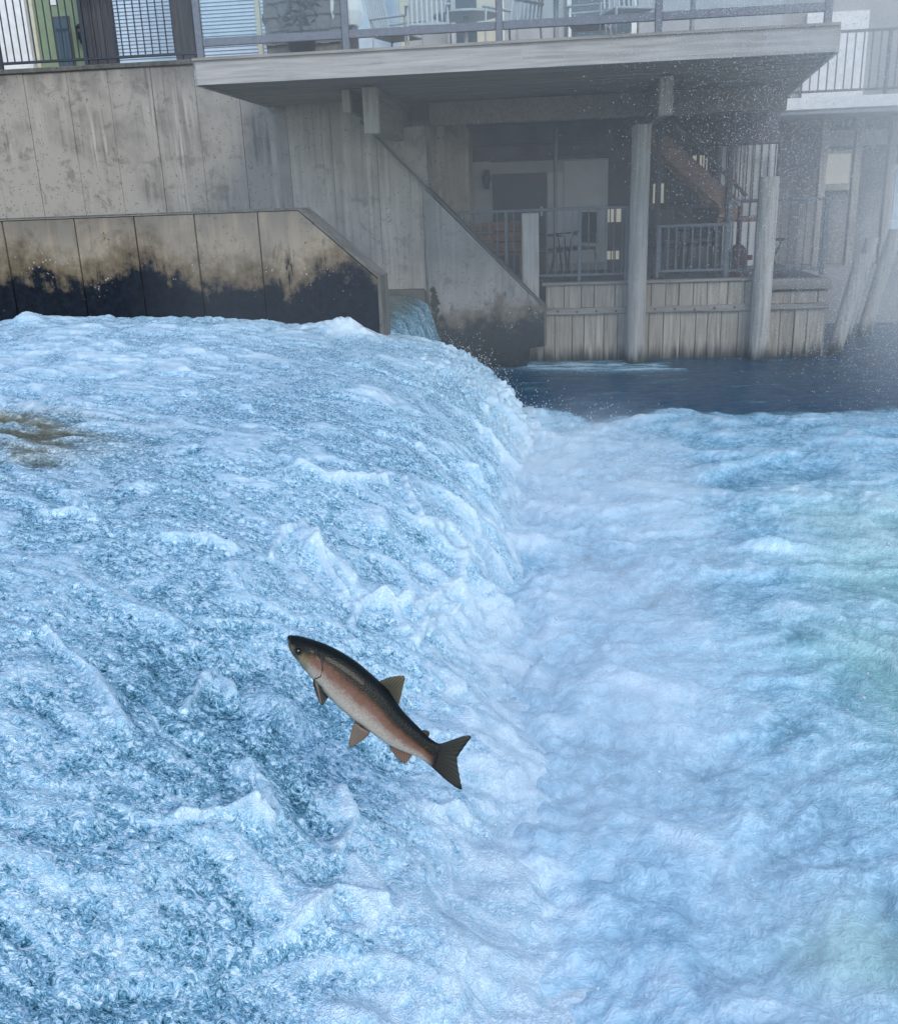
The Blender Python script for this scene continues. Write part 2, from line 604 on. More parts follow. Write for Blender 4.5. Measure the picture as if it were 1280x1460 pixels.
# white folds of foam running over the face, in plan (x, y)
ARCS = [
    [(-1.29, 3.86), (-1.31, 4.09), (-1.25, 4.26), (-1.18, 4.13), (-1.11, 4.02), (-0.96, 3.85)],
    [(-0.91, 5.26), (-0.84, 5.07), (-0.76, 4.9)],
    [(-0.9, 3.68), (-0.9, 3.83), (-0.84, 3.95), (-0.78, 3.93), (-0.7, 3.84)],
    [(-0.75, 4.86), (-0.63, 5.07), (-0.54, 5.01), (-0.5, 4.74)],
    [(-0.76, 3.95), (-0.67, 4.21), (-0.6, 4.48), (-0.51, 4.7)],
    [(-1.25, 2.7), (-1.27, 2.9), (-1.24, 2.98), (-1.17, 2.9)],
    [(-1.0, 2.54), (-0.94, 2.48), (-0.86, 2.38)],
    [(-2.2, 3.62), (-2.1, 3.70), (-2.0, 3.68)],
    [(-1.7, 3.68), (-1.55, 3.8), (-1.44, 3.78)],
    [(-1.53, 4.93), (-1.24, 4.81), (-0.99, 5.12)],
    [(-0.46, 2.82), (-0.4, 2.91), (-0.33, 2.86)],
    [(-0.67, 8.31), (-0.54, 9.29), (-0.37, 9.47)],
    [(-1.16, 4.04), (-1.07, 4.06), (-0.96, 3.98)],
    [(-0.65, 3.79), (-0.62, 4.08), (-0.52, 4.41)],
    [(-0.88, 2.35), (-0.98, 2.33), (-1.1, 2.22)],
    [(-0.74, 2.66), (-0.67, 2.53), (-0.69, 2.34)],
    [(-1.76, 2.78), (-1.54, 2.67), (-1.36, 2.46)],
    [(-1.18, 5.96), (-0.92, 6.05), (-0.72, 5.9)],
    [(-2.1, 5.8), (-1.95, 5.72)],
    [(-0.73, 2.1), (-0.67, 2.23), (-0.53, 2.27)],
]


def build_falls():
    ny, nx = 1150, 640
    y = np.exp(np.linspace(math.log(.75), math.log(10.5), ny))
    t = np.linspace(0, 1, nx)
    Y, T = np.meshgrid(y, t, indexing='ij')
    XL = -(.78 * Y + 1.7)
    X = XL + (.55 - XL) * T
    zz = np.linspace(-12, .6, 2000)
    prof = np.interp(zz, PX, PZ)
    k = np.ones(41) / 41
    prof = np.convolve(np.pad(prof, 20, 'edge'), k, 'valid')
    dz = np.gradient(prof, zz)
    s_arc = np.concatenate([[0], np.cumsum(np.hypot(np.diff(zz), np.diff(prof)))])
    wob = .10 * fbm(Y * .9, Y * 0 + 3.3, 2) + .12 * sstep(X, -1.0, -.2) * fbm(Y * 2.6, X * 2.2 + 3, 3)                # the crest line is not quite straight
    Xq = X + wob
    Z = np.interp(Xq, zz, prof)
    soft = sstep(Y, 5.2, 3.0)
    ramp_ = np.interp(Xq, [-12, -5, -3.6, -2.9, -2.3, -1.8, -1.4, -1.0, -.6, -.2, .15, .6], [1.26, 1.25, 1.23, 1.17, 1.06, .91, .74, .53, .30, .08, -.12, -.25])
    Z = Z * (1 - soft) + ramp_ * soft
    S = np.interp(Xq, zz, s_arc)
    sl = np.interp(Xq, zz, dz)
    nxn, nzn = -sl / np.hypot(sl, 1), 1 / np.hypot(sl, 1)
    fall = sstep(X, -2.9, -1.7)                            # 0 upstream, 1 on the face
    # warped flow coordinates
    wx = .16 * fbm(S * 1.7, Y * 1.7, 2); wy = .16 * fbm(S * 1.7 + 40, Y * 1.7 + 9, 2)
    a, b = S * .62 + wx, Y + wy
    big = billow(a * 2.0, b * 2.0 + 7, 2)
    med = billow(a * 5.2 + wx * 4, b * 5.2 + wy * 4, 2)
    w2x = .035 * fbm(S * 9, Y * 9, 2); w2y = .035 * fbm(S * 9 + 77, Y * 9 + 5, 2)
    a2, b2 = S * .8 + w2x + wx * .4, Y + w2y + wy * .4
    fin = billow(a2 * 15, b2 * 15, 2)
    sbig = fbm(a * 1.9 + 5, b * 2.1, 2); smed = fbm(a * 5 + wx * 4 + 3, b * 5 + wy * 4, 2); sfin = fbm(a2 * 14 + 9, b2 * 14, 2)
    tiny = billow(a2 * 42 + w2x * 30, b2 * 42 + w2y * 30, 3, .6)
    large = fbm(S * .55 + 3, Y * .55 + 12, 2)
    amp = .55 + .45 * fall
    D = (sbig * .026 + (big - .35) * .008) * amp + (.013 * smed + .006 * (.4 - med)) * amp + .0055 * sfin + .004 * (.4 - fin) + (tiny - .4) * .004
    # upstream chop: flatter, across the flow
    chop = billow(S * 1.5 + wx * 2, Y * 4.2 + wy * 2, 3)
    D += (1 - fall) * (chop - .4) * .055
    # tongues of thrown water standing on the face
    tongues = np.zeros_like(X)
    for (cx, cyy, sx, sy, hh) in ((-5.2, 8.95, .14, .12, .16), (-1.0, 2.9, .10, .07, .09), (-1.22, 4.1, .06, .12, .10), (-.78, 4.0, .16, .05, .10), (-.62, 4.55, .14, .05, .10),
                                  (-.95, 4.6, .07, .10, .08), (-.95, 2.35, .05, .06, .07), (-.75, 2.15, .06, .08, .07), (-.55, 1.9, .06, .05, .06),
                                  (-.6, 6.2, .16, .07, .11), (-.5, 7.6, .2, .09, .12), (-.45, 8.6, .18, .1, .13), (-1.4, 6.8, .2, .2, .06),
                                  (-.62, 5.4, .1, .06, .09), (-.55, 9.4, .15, .1, .1), (-1.1, 8.6, .22, .12, .07)):
        dx, dy = X - cx + wx * .5, Y - cyy + wy * .5
        tg = np.exp(-(dx / sx) ** 2 - (dy / sy) ** 2)
        tongues = np.maximum(tongues, tg)
        D += hh * .8 * tg * (.7 + .6 * med)
    arcs = np.zeros_like(X)
    rag = fbm(S * 6, Y * 6, 3)
    for pl in ARCS:
        for (p0, p1) in zip(pl[:-1], pl[1:]):
            ax, ay = p0; bx, by = p1
            L2 = (bx - ax) ** 2 + (by - ay) ** 2 + 1e-9
            qx, qy = X + .5 * w2x, Y + .5 * w2y
            tpar = np.clip(((qx - ax) * (bx - ax) + (qy - ay) * (by - ay)) / L2, 0, 1)
            dd_ = np.hypot(qx - ax - tpar * (bx - ax), (qy - ay - tpar * (by - ay)) * .8)
            wd = .036 * (.55 + .75 * rag)
            arcs = np.maximum(arcs, np.exp(-(dd_ / np.maximum(wd, .012)) ** 2))
    D += .035 * arcs * (.8 + .5 * med)
    clot = gauss(X, Y, -2.15, 9.2, .30, .16) * (.4 + 1.2 * med)
    D += .13 * clot
    edge = sstep(Y, 9.75, 10.4) * sstep(X, -2.3, -1.6)
    limb = sstep(Y, 6.5, 9.5) * sstep(X, -1.6, -.9)
    D += limb * .05 * np.clip(fbm(S * 9 + 5, Y * 17 + 2, 2) - .35, 0, 1)
    D += limb * (.05 * np.abs(fbm(S * 11, Y * 11, 2)) + .03 * fbm(S * 26, Y * 26, 2))
    Pn = np.stack([X + nxn * D + w2x * .25 * fall, Y + .25 * w2y, Z + nzn * D - edge * 1.5], -1)
    # foam
    vein = (1 - np.clip(np.abs(fbm(a * 2.3 + wx * 3 + 50, b * 2.9 + wy * 3, 2)) * 3.2, 0, 1)) ** 2
    vein2 = (1 - np.clip(np.abs(fbm(a2 * 6.5 + wx * 6 + 80, b2 * 7.5 + wy * 6, 2)) * 3.0, 0, 1)) ** 2
    D += fall * (.012 * vein + .007 * vein2)
    foam = .57 + .12 * smed + .08 * (.38 - med) + .08 * (big - .4) + .09 * sbig + .13 * sfin + .07 * large + .26 * vein + .15 * vein2
    foam += .28 * tongues + .38 * arcs + .4 * np.clip(clot, 0, 1)
    foam += .12 * limb + .16 * sstep(X + .2 * wx, -.95, -.35) + .22 * soft * sstep(X + .5 * wx, -.75, -.1)
    foam += (1 - fall) * (.14 + .42 * (chop - .45))
    foam -= .32 * gauss(X, Y, -.85, 1.40, .5, .25) + .10 * gauss(X, Y, -.75, 2.9, .30, .22) + .10 * gauss(X, Y, -1.3, 2.7, .4, .6) + .16 * gauss(X, Y, -.95, 2.65, .16, .14)
    calm = gauss(X, Y, -2.95, 4.5, .55, .50) * sstep(fbm(S * 1.6, Y * 2.6 + 8, 2), -.5, .3)
    foam -= .62 * calm
    tint = np.clip(1.25 * calm + .30 * (1 - fall) * sstep(.5 - foam, 0, .25), 0, 1)
    tint = np.maximum(tint, .5 * gauss(X, Y, -2.0, 9.35, .35, .25))
    me = grid_mesh('weir_water', Pn, M['fall'], {'foam': np.clip(foam, -.2, 1.2), 'tint': tint})
    o = inst('weir_water', me)
    tag(o, 'white frothing water pouring down the rounded weir from the low concrete wall', kind='structure')
    return o


def build_pool():
    ny, nx = 620, 540
    y = np.exp(np.linspace(math.log(1.0), math.log(17.5), ny))
    t = np.linspace(0, 1, nx)
    Y, T = np.meshgrid(y, t, indexing='ij')
    XL = -.9 - .12 * Y * 0
    XR = .62 * Y + 1.6
    X = XL + (XR - XL) * T
    wx = .25 * fbm(X * 1.1, Y * 1.1, 3); wy = .25 * fbm(X * 1.1 + 31, Y * 1.1 + 8, 3)
    big = billow(X * 1.1 + wx, Y * 1.3 + wy, 3)
    med = billow(X * 3.4 + wx * 3, Y * 4.2 + wy * 3, 3)
    fin = billow(X * 11 + wx * 4, Y * 13 + wy * 4, 2)
    tiny = fbm(X * 34 + wx * 6, Y * 38 + wy * 6, 2)
    far = sstep(Y + .35 * fbm(X * 1.3, Y * .5, 3) - .02 * X, 9.75, 10.35)      # 1 = still dark water under the wall
    boil = (1 - far)
    near = sstep(X, 1.1, -.3)
    rip = fbm(X * 2.2, Y * 7, 3)
    sb = fbm(X * 1.0 + wx, Y * 1.2 + wy, 3); sm_ = fbm(X * 3.1 + wx * 3, Y * 3.8 + wy * 3, 3)
    Z = boil * (sb * .042 + sm_ * .018 + fbm(X * 9 + wx * 5, Y * 11 + wy * 5, 3) * .0065 + (fin - .4) * .004 + tiny * .002 + near * .05 * (.4 + .5 * sb)) + far * rip * .012
    Z += boil * .05 * sstep(Y, 8.2, 9.9) - .05 * sstep(Y, 3.6, 2.2) * sstep(X, .5, -.1)
    Z += .06 * gauss(X + .4 * wx, Y + .4 * wy, 1.42, 6.05, .2, .10) * (.1 + 1.8 * med) + .03 * boil * near * fbm(X * 7, Y * 7, 2)
    pv = (1 - np.clip(np.abs(fbm(X * 1.5 + wx * 2 + 5, Y * 2.2 + wy * 2, 3)) * 2.6, 0, 1)) ** 2
    foam = .66 + .14 * pv + .15 * sb + .12 * (big - .42) + .14 * sm_ + .07 * (med - .4) + .06 * (fin - .4) + .04 * tiny + .10 * near
    foam -= .10 * sstep(X, 1.0, 2.6) * sstep(Y, 7.2, 4.5)
    foam += .22 * gauss(X + .3 * wx, Y + .3 * wy, 1.45, 6.0, .35, .2)
    foam -= .16 * gauss(X + .4 * wx, Y + .4 * wy, 0.88, 2.49, .18, .12)
    foam -= .38 * gauss(X + .4 * wx, Y + .4 * wy, 1.22, 4.62, .12, .10) + .35 * gauss(X, Y, 1.15, 2.45, .12, .09) + .20 * gauss(X, Y, 1.0, 3.75, .18, .12) + .25 * gauss(X, Y, 2.2, 4.7, .5, .2)
    band = 1.7 * gauss(X, Y, .45, 13.2 + .16 * (.5 - X), 1.25, .36) * sstep(1.75 - X + .3 * rip, 0, .4)
    spec = sstep(fbm(X * 1.2, Y * 5.0 + 4, 4), .35, .75)
    dark = .02 + .82 * np.clip(band * 1.2, 0, 1) * (.75 + .5 * rip) + .22 * spec + .07 * rip
    foam = foam * boil + dark * far
    tint = np.clip(boil * (.10 * sstep(X, .2, 1.0) + .62 * sstep(X - .10 * Y + .35 * fbm(X * .9, Y * .9 + 5, 2), .55, 1.6)) * sstep(Y, 8.2, 6.3) + .75 * gauss(X + .4 * wx, Y + .4 * wy, 0.88, 2.49, .22, .16) + .6 * gauss(X + .4 * wx, Y + .4 * wy, 1.57, 4.54, .5, .35), 0, .9)
    P = np.stack([X, Y, Z], -1)
    me = grid_mesh('pool_water', P, M['pool'], {'foam': np.clip(foam, -.3, 1.2), 'tint': tint})
    o = inst('pool_water', me)
    tag(o, 'churning pale pool below the weir with dark still water under the plank wall', kind='structure')


def build_channel():
    g = foam_material('channel_water', 30.0)
    ny, nx = 90, 160
    y = np.linspace(9.55, 13.42, ny)
    t = np.linspace(0, 1, nx)
    Y, T = np.meshgrid(y, t, indexing='ij')
    px = np.array([0, .55, .66, .76, .86, 1.0]); xs = np.array([-6.5, -2.3, -2.0, -1.82, -1.66, -1.52]); zs = np.array([1.06, 1.06, 1.03, .9, .45, -.15])
    X = np.interp(T, px, xs) + .06 * fbm(Y * 1.7, Y * 0 + 2, 2)
    Z = np.interp(T, px, zs)
    fl = sstep(T, .62, .8)
    n = fbm(X * 2 + T * 3, Y * 9, 3)
    Z = Z + .012 * n; X = X + fl * .03 * n
    foam = .06 + fl * (.34 + .3 * n) + .1 * n
    me = grid_mesh('channel_water', np.stack([X, Y, Z], -1), g, {'foam': foam, 'tint': .55 * (1 - fl)})
    tag(inst('channel_water', me), 'thin curtain of water spilling from the side channel behind the low wall', kind='structure')


build_falls()
build_pool()
build_channel()
b = MB(); b.box(-60, 60, -40, 60, -1.2, -.9)
tag(b.build('river_bed', M['ledge']), 'dark stony bed under the river', kind='structure')


# ------------------------------------------------------------------ concrete walls
def px_x(px, py, Y):
    return on_y(px, py, Y).x


# upper retaining wall: body plus form panels with recessed joints
UY = 13.4
rw = empty('retaining_wall', (-4.8, UY, 0))
tag(rw, 'tall streaked grey concrete wall at the left, under the black railing', 'wall')
b = MB(); b.box(-9.5, -1.78, .03, .6, -.9, 3.2); b.box(-9.5, -2.75, .03, .6, 3.2, 4.08)
bw = b.build('wall_core', M['wall'], rw, (4.8, 0, 0))
edges = [px_x(x, 240, UY) for x in (-150, -92, -34, 0, 55, 115, 172, 232, 292, 352, 415, 476, 539, 601, 616)]
for i in range(len(edges) - 1):
    x0, x1 = edges[i] + .0035, edges[i + 1] - .0035
    b = MB()
    top = 4.09

    def ztop(x):                # the wall steps down along a slope at its right end
        return min(top, 3.28 + (-2.60 - x) * 1.05) if x > -2.78 else top
    zt0, zt1 = ztop(x0 + 4.8 - 4.8), ztop(x1)
    off = rnd.uniform(-.006, .006)
    b.prism([(x0 + 4.8, .92), (x1 + 4.8, .92), (x1 + 4.8, zt1), (x0 + 4.8, zt0)], -.02 + off, .04)
    b.build('panel', M['panel'] if i >= 10 else M['wall'], rw)  # right-hand panels painted paler and warmer for the light reflected onto them
b = MB(); b.box(-9.5, -4.55, -.05, .62, 4.085, 4.15, .012)
b.build('coping', M['cap'], rw, (4.8, 0, 0))
b = MB(); b.box(-9.4, -1.85, -.28, .02, .3, 1.10, .03)
b.build('ledge', M['ledge'], rw, (4.8, 0, 0))

# low flood wall standing in the water at the left
LY = 9.3
fl = empty('flood_wall', (-3.5, LY, 1.2))
tag(fl, 'low tan concrete wall black with algae at the waterline, ending in a slope', 'wall')
o = Vector((-3.5, LY, 1.2))
lz = 2.225
xr0, xr1 = px_x(425, 295, LY), px_x(540, 395, LY)
zr1 = on_y(540, 395, LY).z
b = MB()
b.prism([(-9.5 + 3.5, -1.6), (xr1 + 3.5 - .012, -1.6), (xr1 + 3.5 - .012, zr1 - 1.2 - .012), (xr0 + 3.5, lz - 1.2 - .012), (-9.5 + 3.5, lz - 1.2 - .012)], .02, .36)
b.build('wall_core', M['low'], fl)
le = [px_x(x, 350, LY) for x in (-250, -165, -80, 10, 112, 197, 282, 372)] + [xr1]
for i in range(len(le) - 1):
    x0, x1 = le[i] + .008, le[i + 1] - .008
    if i == len(le) - 2:
        poly = [(x0, .9), (x1, .9), (x1, zr1 - .02), (xr0, lz - .02), (x0, lz - .02)]
    else:
        poly = [(x0, .9), (x1, .9), (x1, lz - .02), (x0, lz - .02)]
    b = MB(); b.prism([(x + 3.5, z - 1.2) for x, z in poly], -.015 + rnd.uniform(-.005, .005), .025)
    b.build('panel', M['low'], fl)
b = MB()
b.prism([(-9.5 + 3.5, lz - 1.2 - .006), (xr0 + 3.5, lz - 1.2 - .006), (xr0 + 3.51, lz - 1.2 + .010), (-9.5 + 3.5, lz - 1.2 + .010)], -.024, .375)
b.prism([(xr0 + 3.5, lz - 1.2 - .008), (xr1 + 3.5, zr1 - 1.2 - .010), (xr1 + 3.52, zr1 - 1.2 + .006), (xr0 + 3.51, lz - 1.2 + .010)], -.027, .38)
b.prism([(xr1 + 3.5 - .011, -.6), (xr1 + 3.52, -.6), (xr1 + 3.52, zr1 - 1.2 + .003), (xr1 + 3.5 - .011, zr1 - 1.2 - .012)], -.027, .38)
b.build('coping', M['cap'], fl)

# wing wall with a raking top
WY = 13.36
ww = empty('wing_wall', (-1.0, WY, 0))
tag(ww, 'grey concrete wing wall with a raking top edge, mossy at its foot', 'wall')
pl = [(-1.80, -.9), (-.45, -.9), (-.45, .25), (-.20, .28), (-.20, .78), (-1.74, 2.34), (-1.80, 2.40)]
b = MB(); b.prism([(x + 1, z) for x, z in pl], -.06, .35)
b.build('wall_face', M['wing'], ww)
b = MB()
b.prism([(-2.62 + 1, 3.27), (-.185 + 1, .775), (-.185 + 1, .80), (-2.62 + 1, 3.30)], -.075, .37)
b.prism([(-.215 + 1, .30), (-.185 + 1, .30), (-.185 + 1, .775), (-.215 + 1, .80)], -.07, .36)
b.build('coping', M['cap'], ww)
b = MB()
for k in range(110):
    z = rnd.uniform(.1, 1.1); x = -1.76 + abs(rnd.gauss(0, .07)) * (1.5 - z)
    r = rnd.uniform(.012, .034)
    n = 7
    pts = [(x + 1 + r * math.cos(t * 6.283 / n) * rnd.uniform(.7, 1.3), -.062 - rnd.uniform(0, .006), z + r * 1.3 * math.sin(t * 6.283 / n) * rnd.uniform(.7, 1.3)) for t in range(n)]
    b.add(pts + [(x + 1, -.066 - r * .45, z - r * .2)], [(t, (t + 1) % n, n) for t in range(n)], True)
mo = b.build('moss', plain('dark_moss', (.016, .024, .012), .95, .5, 30), ww)
mo['kind'] = 'stuff'

# ------------------------------------------------------------------ plank bulkhead, terrace
BY = 13.75
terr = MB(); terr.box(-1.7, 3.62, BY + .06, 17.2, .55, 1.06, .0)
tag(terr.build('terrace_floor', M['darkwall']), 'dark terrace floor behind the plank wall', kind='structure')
bk = empty('plank_wall', (1.2, BY, 0))
tag(bk, 'weathered timber plank wall rising from the water below the terrace', 'wall')


def planks(x0, x1, z0, z1, wmin, wmax, dy):
    x = x0
    while x < x1 - .02:
        wd = min(rnd.uniform(wmin, wmax), x1 - x)
        if x1 - (x + wd) < .06: wd = x1 - x
        b = MB(); b.box(-wd / 2 + .004, wd / 2 - .004, 0, .045, -(z1 - z0) / 2, (z1 - z0) / 2, .006)
        b.build('plank', M['plank'], bk, (x + wd / 2 - 1.2, dy + rnd.uniform(-.012, .012), (z0 + z1) / 2 + rnd.uniform(-.006, .006)))
        x += wd


planks(-.44, 2.66, -.35, .66, .14, .30, 0.0)
planks(-.20, 2.66, .74, 1.055, .13, .30, 0.0)
planks(2.80, 3.62, -.35, .68, .16, .26, -.01)
planks(2.80, 3.62, .74, .90, .28, .45, -.01)
b = MB(); b.box(-.42, 2.68, -.055, -.004, .655, .745, .01); b.build('wale', M['board'], bk, (-1.2, 0, 0))
b = MB(); b.box(2.74, 3.66, -.065, -.015, .66, .735, .01); b.build('wale', M['board'], bk, (-1.2, 0, 0))
b = MB(); b.box(-.25, 2.72, -.05, .1, 1.06, 1.10, .01); b.build('cap_board', M['board'], bk, (-1.2, 0, 0))
b = MB(); b.box(2.74, 3.68, -.07, .1, .93, 1.07, .012); b.build('cap_board', M['board'], bk, (-1.2, 0, 0))
bo = MB(); bo.tube([(0, 0, 0), (0, -.014, 0)], .016, 8, False); bom = bo.mesh('bolt', M['black'])
for k in range(11):
    inst('bolt', bom, bk, (-.3 + k * .27 - 1.2, -.055, .70 + rnd.uniform(-.012, .012)))
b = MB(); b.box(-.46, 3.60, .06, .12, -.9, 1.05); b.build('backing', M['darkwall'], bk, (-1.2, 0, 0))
b = MB(); b.box(-.05, 0, 0, 3.4, -.9, 1.05); b.build('return_wall', M['board'], bk, (3.66 - 1.2, .06, 0))


def pile(x, y, z0, z1, r, label, lean=(0, 0), grp='round timber piles of the terrace'):
    o = empty('timber_pile', (x, y, 0))
    tag(o, label, 'timber pile', grp)
    b = MB()
    n, rows = 18, 14
    v, f = [], []
    ph = rnd.uniform(0, 6)
    for i in range(rows):
        t = i / (rows - 1)
        z = z0 + (z1 - z0) * t
        rr = r * (1.04 - .08 * t)
        cx, cyy = lean[0] * (z - z0) + .008 * math.sin(3 * t + ph), lean[1] * (z - z0)
        for k in range(n):
            th = 2 * math.pi * k / n
            q = rr * (1 + .035 * math.sin(3 * th + ph + t) + rnd.uniform(-.012, .012))
            v.append((cx + q * math.cos(th), cyy + q * math.sin(th), z))
    for i in range(rows - 1):
        for k in range(n):
            f.append((i * n + k, i * n + (k + 1) % n, (i + 1) * n + (k + 1) % n, (i + 1) * n + k))
    b.add(v, f, True)
    b.add([v[(rows - 1) * n + k] for k in range(n)], [tuple(range(n))])
    b.build('shaft', M['pile'], o)
    return o


pile(1.06, 13.52, -.9, 3.10, .128, 'tallest round timber pile, from the water up to the deck')
pile(2.74, 13.58, -.9, 2.40, .128, 'shorter round timber pile with a free top, beside the red standpipe')
b = MB(); b.box(-.115, .115, -.06, .06, -.35, 1.07, .012)
o = empty('timber_post', (-.405, 13.62, .98)); tag(o, 'short squared pale timber post behind the raking wing wall', 'post')
b.build('shaft', M['pile'], o)
pile(3.75, 13.95, -.6, 1.35, .10, 'slim timber pile at the right end of the plank wall', (.20, .05))
pile(4.20, 15.2, -.6, 1.5, .10, 'thin leaning timber pile, middle one of three beyond the plank wall', (.20, .05))
pile(4.60, 15.6, -.6, 1.6, .11, 'farthest leaning timber pile, in the mist before the grey house', (.22, .05))


def railing(name, label, p0, p1, z0, z1, nbal, posts, mat, group=None, brad=.008, rail=.04, mid=None):
    """straight railing from p0 to p1 (x, y)"""
    o = empty(name, (p0[0], p0[1], z0))
    tag(o, label, 'railing', group)
    d = Vector((p1[0] - p0[0], p1[1] - p0[1], 0)); L = d.length; d.normalize()
    a = math.atan2(d.y, d.x)
    o.rotation_euler = (0, 0, a)
    H = z1 - z0
    b = MB(); b.box(-.02, L + .02, -rail / 2, rail / 2, H - .04, H, .006); b.build('top_rail', mat, o)
    b = MB(); b.box(0, L, -.016, .016, .07, .105, .005); b.build('bottom_rail', mat, o)
    if mid:
        b = MB(); b.box(0, L, -.014, .014, mid, mid + .03, .005); b.build('middle_rail', mat, o)
    bm_ = MB(); bm_.box(-brad, brad, -brad, brad, .105, H - .04)
    me = bm_.mesh('baluster', mat)
    for i in range(nbal):
        inst('baluster', me, o, (L * (i + .5) / nbal, 0, 0))
    pm = MB(); pm.box(-.025, .025, -.025, .025, 0, H - .005, .005)
    me = pm.mesh('post', mat)
    for t in posts:
        inst('post', me, o, (L * t, 0, 0))
    return o


M['railgrey'] = plain('blue_grey_railing_paint', (.10, .125, .15), .5, .2, 30)
railing('terrace_railing', 'dark railing with thin balusters on the plank wall between wing wall and tall pile', (-1.40, 13.9), (.92, 13.9), 1.10, 2.10, 20, (.0, .28, .72, 1), M['railgrey'], 'railings of the lower terrace')
railing('terrace_gate', 'pale framed barred gate on the terrace right of the tall pile', (1.33, 13.88), (2.30, 13.88), 1.12, 1.83, 9, (0.02, .98), M['railgrey'], 'railings of the lower terrace', .009)
railing('terrace_railing', 'thin dark railing on the terrace from the gate to the end of the plank wall', (2.30, 13.92), (3.58, 13.92), 1.10, 2.12, 12, (0.0, 1), M['railgrey'], 'railings of the lower terrace')

# ------------------------------------------------------------------ deck
DY, DZ0, DZ1 = 10.7, 3.51, 3.76
dk = empty('deck', (0, DY, DZ0))
tag(dk, 'overhanging timber deck with a broad silvered edge board', 'deck')
XA, XB, XB2 = -3.84, 2.70, 3.40
DEP = 6.3
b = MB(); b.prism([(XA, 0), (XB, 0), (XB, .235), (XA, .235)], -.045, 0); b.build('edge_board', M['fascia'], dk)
b = MB(); b.prism([(XA - .02, .235), (XB + .02, .235), (XB + .02, .262), (XA - .02, .262)], -.07, .1); b.build('nosing', M['board'], dk)
b = MB(); b.box(XA - .04, XA, 0, 3.2, 0, .235, .004); b.build('side_board', M['fascia'], dk)
v = [(XB, 0, 0), (XB + .04, 0, 0), (XB2 + .04, DEP, 0), (XB2, DEP, 0)]
b = MB(); b.add(v + [(x, y, .235) for x, y, z in v], [(0, 1, 2, 3), (4, 5, 6, 7), (0, 1, 5, 4), (1, 2, 6, 5), (2, 3, 7, 6), (3, 0, 4, 7)])
b.build('side_board', M['fascia'], dk)
nb = 22
for i in range(nb):                      # boards of the underside
    y0, y1 = DEP * i / nb + .006, DEP * (i + 1) / nb - .006
    xr = XB + (XB2 - XB) * (i / nb)
    xl = XA if y0 < 2.6 else -1.75
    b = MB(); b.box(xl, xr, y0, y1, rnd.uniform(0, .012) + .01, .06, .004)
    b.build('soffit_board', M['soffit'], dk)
b = MB(); b.box(XA, XB, .0, 2.7, .065, .23); b.box(-2.6, XB, 2.7, DEP, .065, .23); b.build('floor', M['deckfloor'], dk)
# girders hung below the soffit, running back to the house
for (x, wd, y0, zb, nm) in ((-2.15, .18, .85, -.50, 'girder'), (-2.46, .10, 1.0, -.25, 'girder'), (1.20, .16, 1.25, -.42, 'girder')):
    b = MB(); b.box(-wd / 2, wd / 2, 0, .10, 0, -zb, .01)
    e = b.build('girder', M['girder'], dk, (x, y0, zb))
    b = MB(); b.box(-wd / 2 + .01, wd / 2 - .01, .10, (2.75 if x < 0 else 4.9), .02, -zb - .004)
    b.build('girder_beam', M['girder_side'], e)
b = MB(); b.box(-1.75, 2.9, 2.92, 3.06, -.30, -.002, .01); b.build('cross_beam', M['girder_side'], dk)

# glass railing of the deck
gr = empty('glass_railing', (0, DY + .06, DZ1 + .02))
tag(gr, 'grey framed glass railing along the edge of the deck', 'railing')
M['railpaint'] = plain('grey_railing_paint', (.13, .15, .18), .5, .2, 20)
xs = [-3.80, -2.22, -.62, .98, 2.62]
for x in xs:
    b = MB(); b.box(-.035, .035, -.03, .03, 0, 1.05, .006); b.build('post', M['railpaint'], gr, (x, 0, 0))
for a, c in zip(xs[:-1], xs[1:]):
    b = MB(); b.box(a + .036, c - .036, -.02, .02, .11, .19, .006); b.build('bottom_rail', M['railpaint'], gr)
    b = MB(); b.box(a + .036, c - .036, -.025, .025, 1.0, 1.05, .006); b.build('top_rail', M['railpaint'], gr)
    b = MB(); b.box(a + .05, c - .05, -.005, .005, .192, .998); b.build('glass_pane', M['clear'], gr)

# furniture on the deck -------------------------------------------------
def chair(loc, rz, label, slats=True):
    o = empty('patio_chair', loc, rz)
    tag(o, label, 'chair', 'patio chairs on the deck')
    mt = M['palemetal']
    b = MB(); b.box(-.23, .23, -.22, .22, .42, .45, .008); b.build('seat', mt, o)
    for sx in (-1, 1):
        b = MB(); b.tube([(sx * .24, -.24, 0), (sx * .23, -.22, .62)], .013, 6); b.build('leg', mt, o)
        b = MB(); b.tube([(sx * .24, .26, 0), (sx * .23, .22, .45), (sx * .22, .32, .92)], .013, 6); b.build('leg', mt, o)
        b = MB(); b.box(sx * .24 - .025, sx * .24 + .025, -.26, .26, .62, .645, .006); b.build('armrest', mt, o)
    for k in range(7):
        x = -.18 + .06 * k
        b = MB(); b.bar((x, .235, .5), (x, .315, .90), .022, .01); b.build('slat', mt, o)
    b = MB(); b.bar((-.23, .32, .92), (.23, .32, .92), .04, .02); b.build('back_rail', mt, o)
    return o


chair((-1.55, 12.3, DZ1), R(8), 'pale metal patio chair with a slatted back, right of the white parasol')
chair((-2.0, 12.9, DZ1), R(70), 'pale metal patio chair turned sideways behind the glass, next to the parasol')
chair((-.55, 12.4, DZ1), R(-35), 'pale metal patio chair turned away, at the round table on the deck')


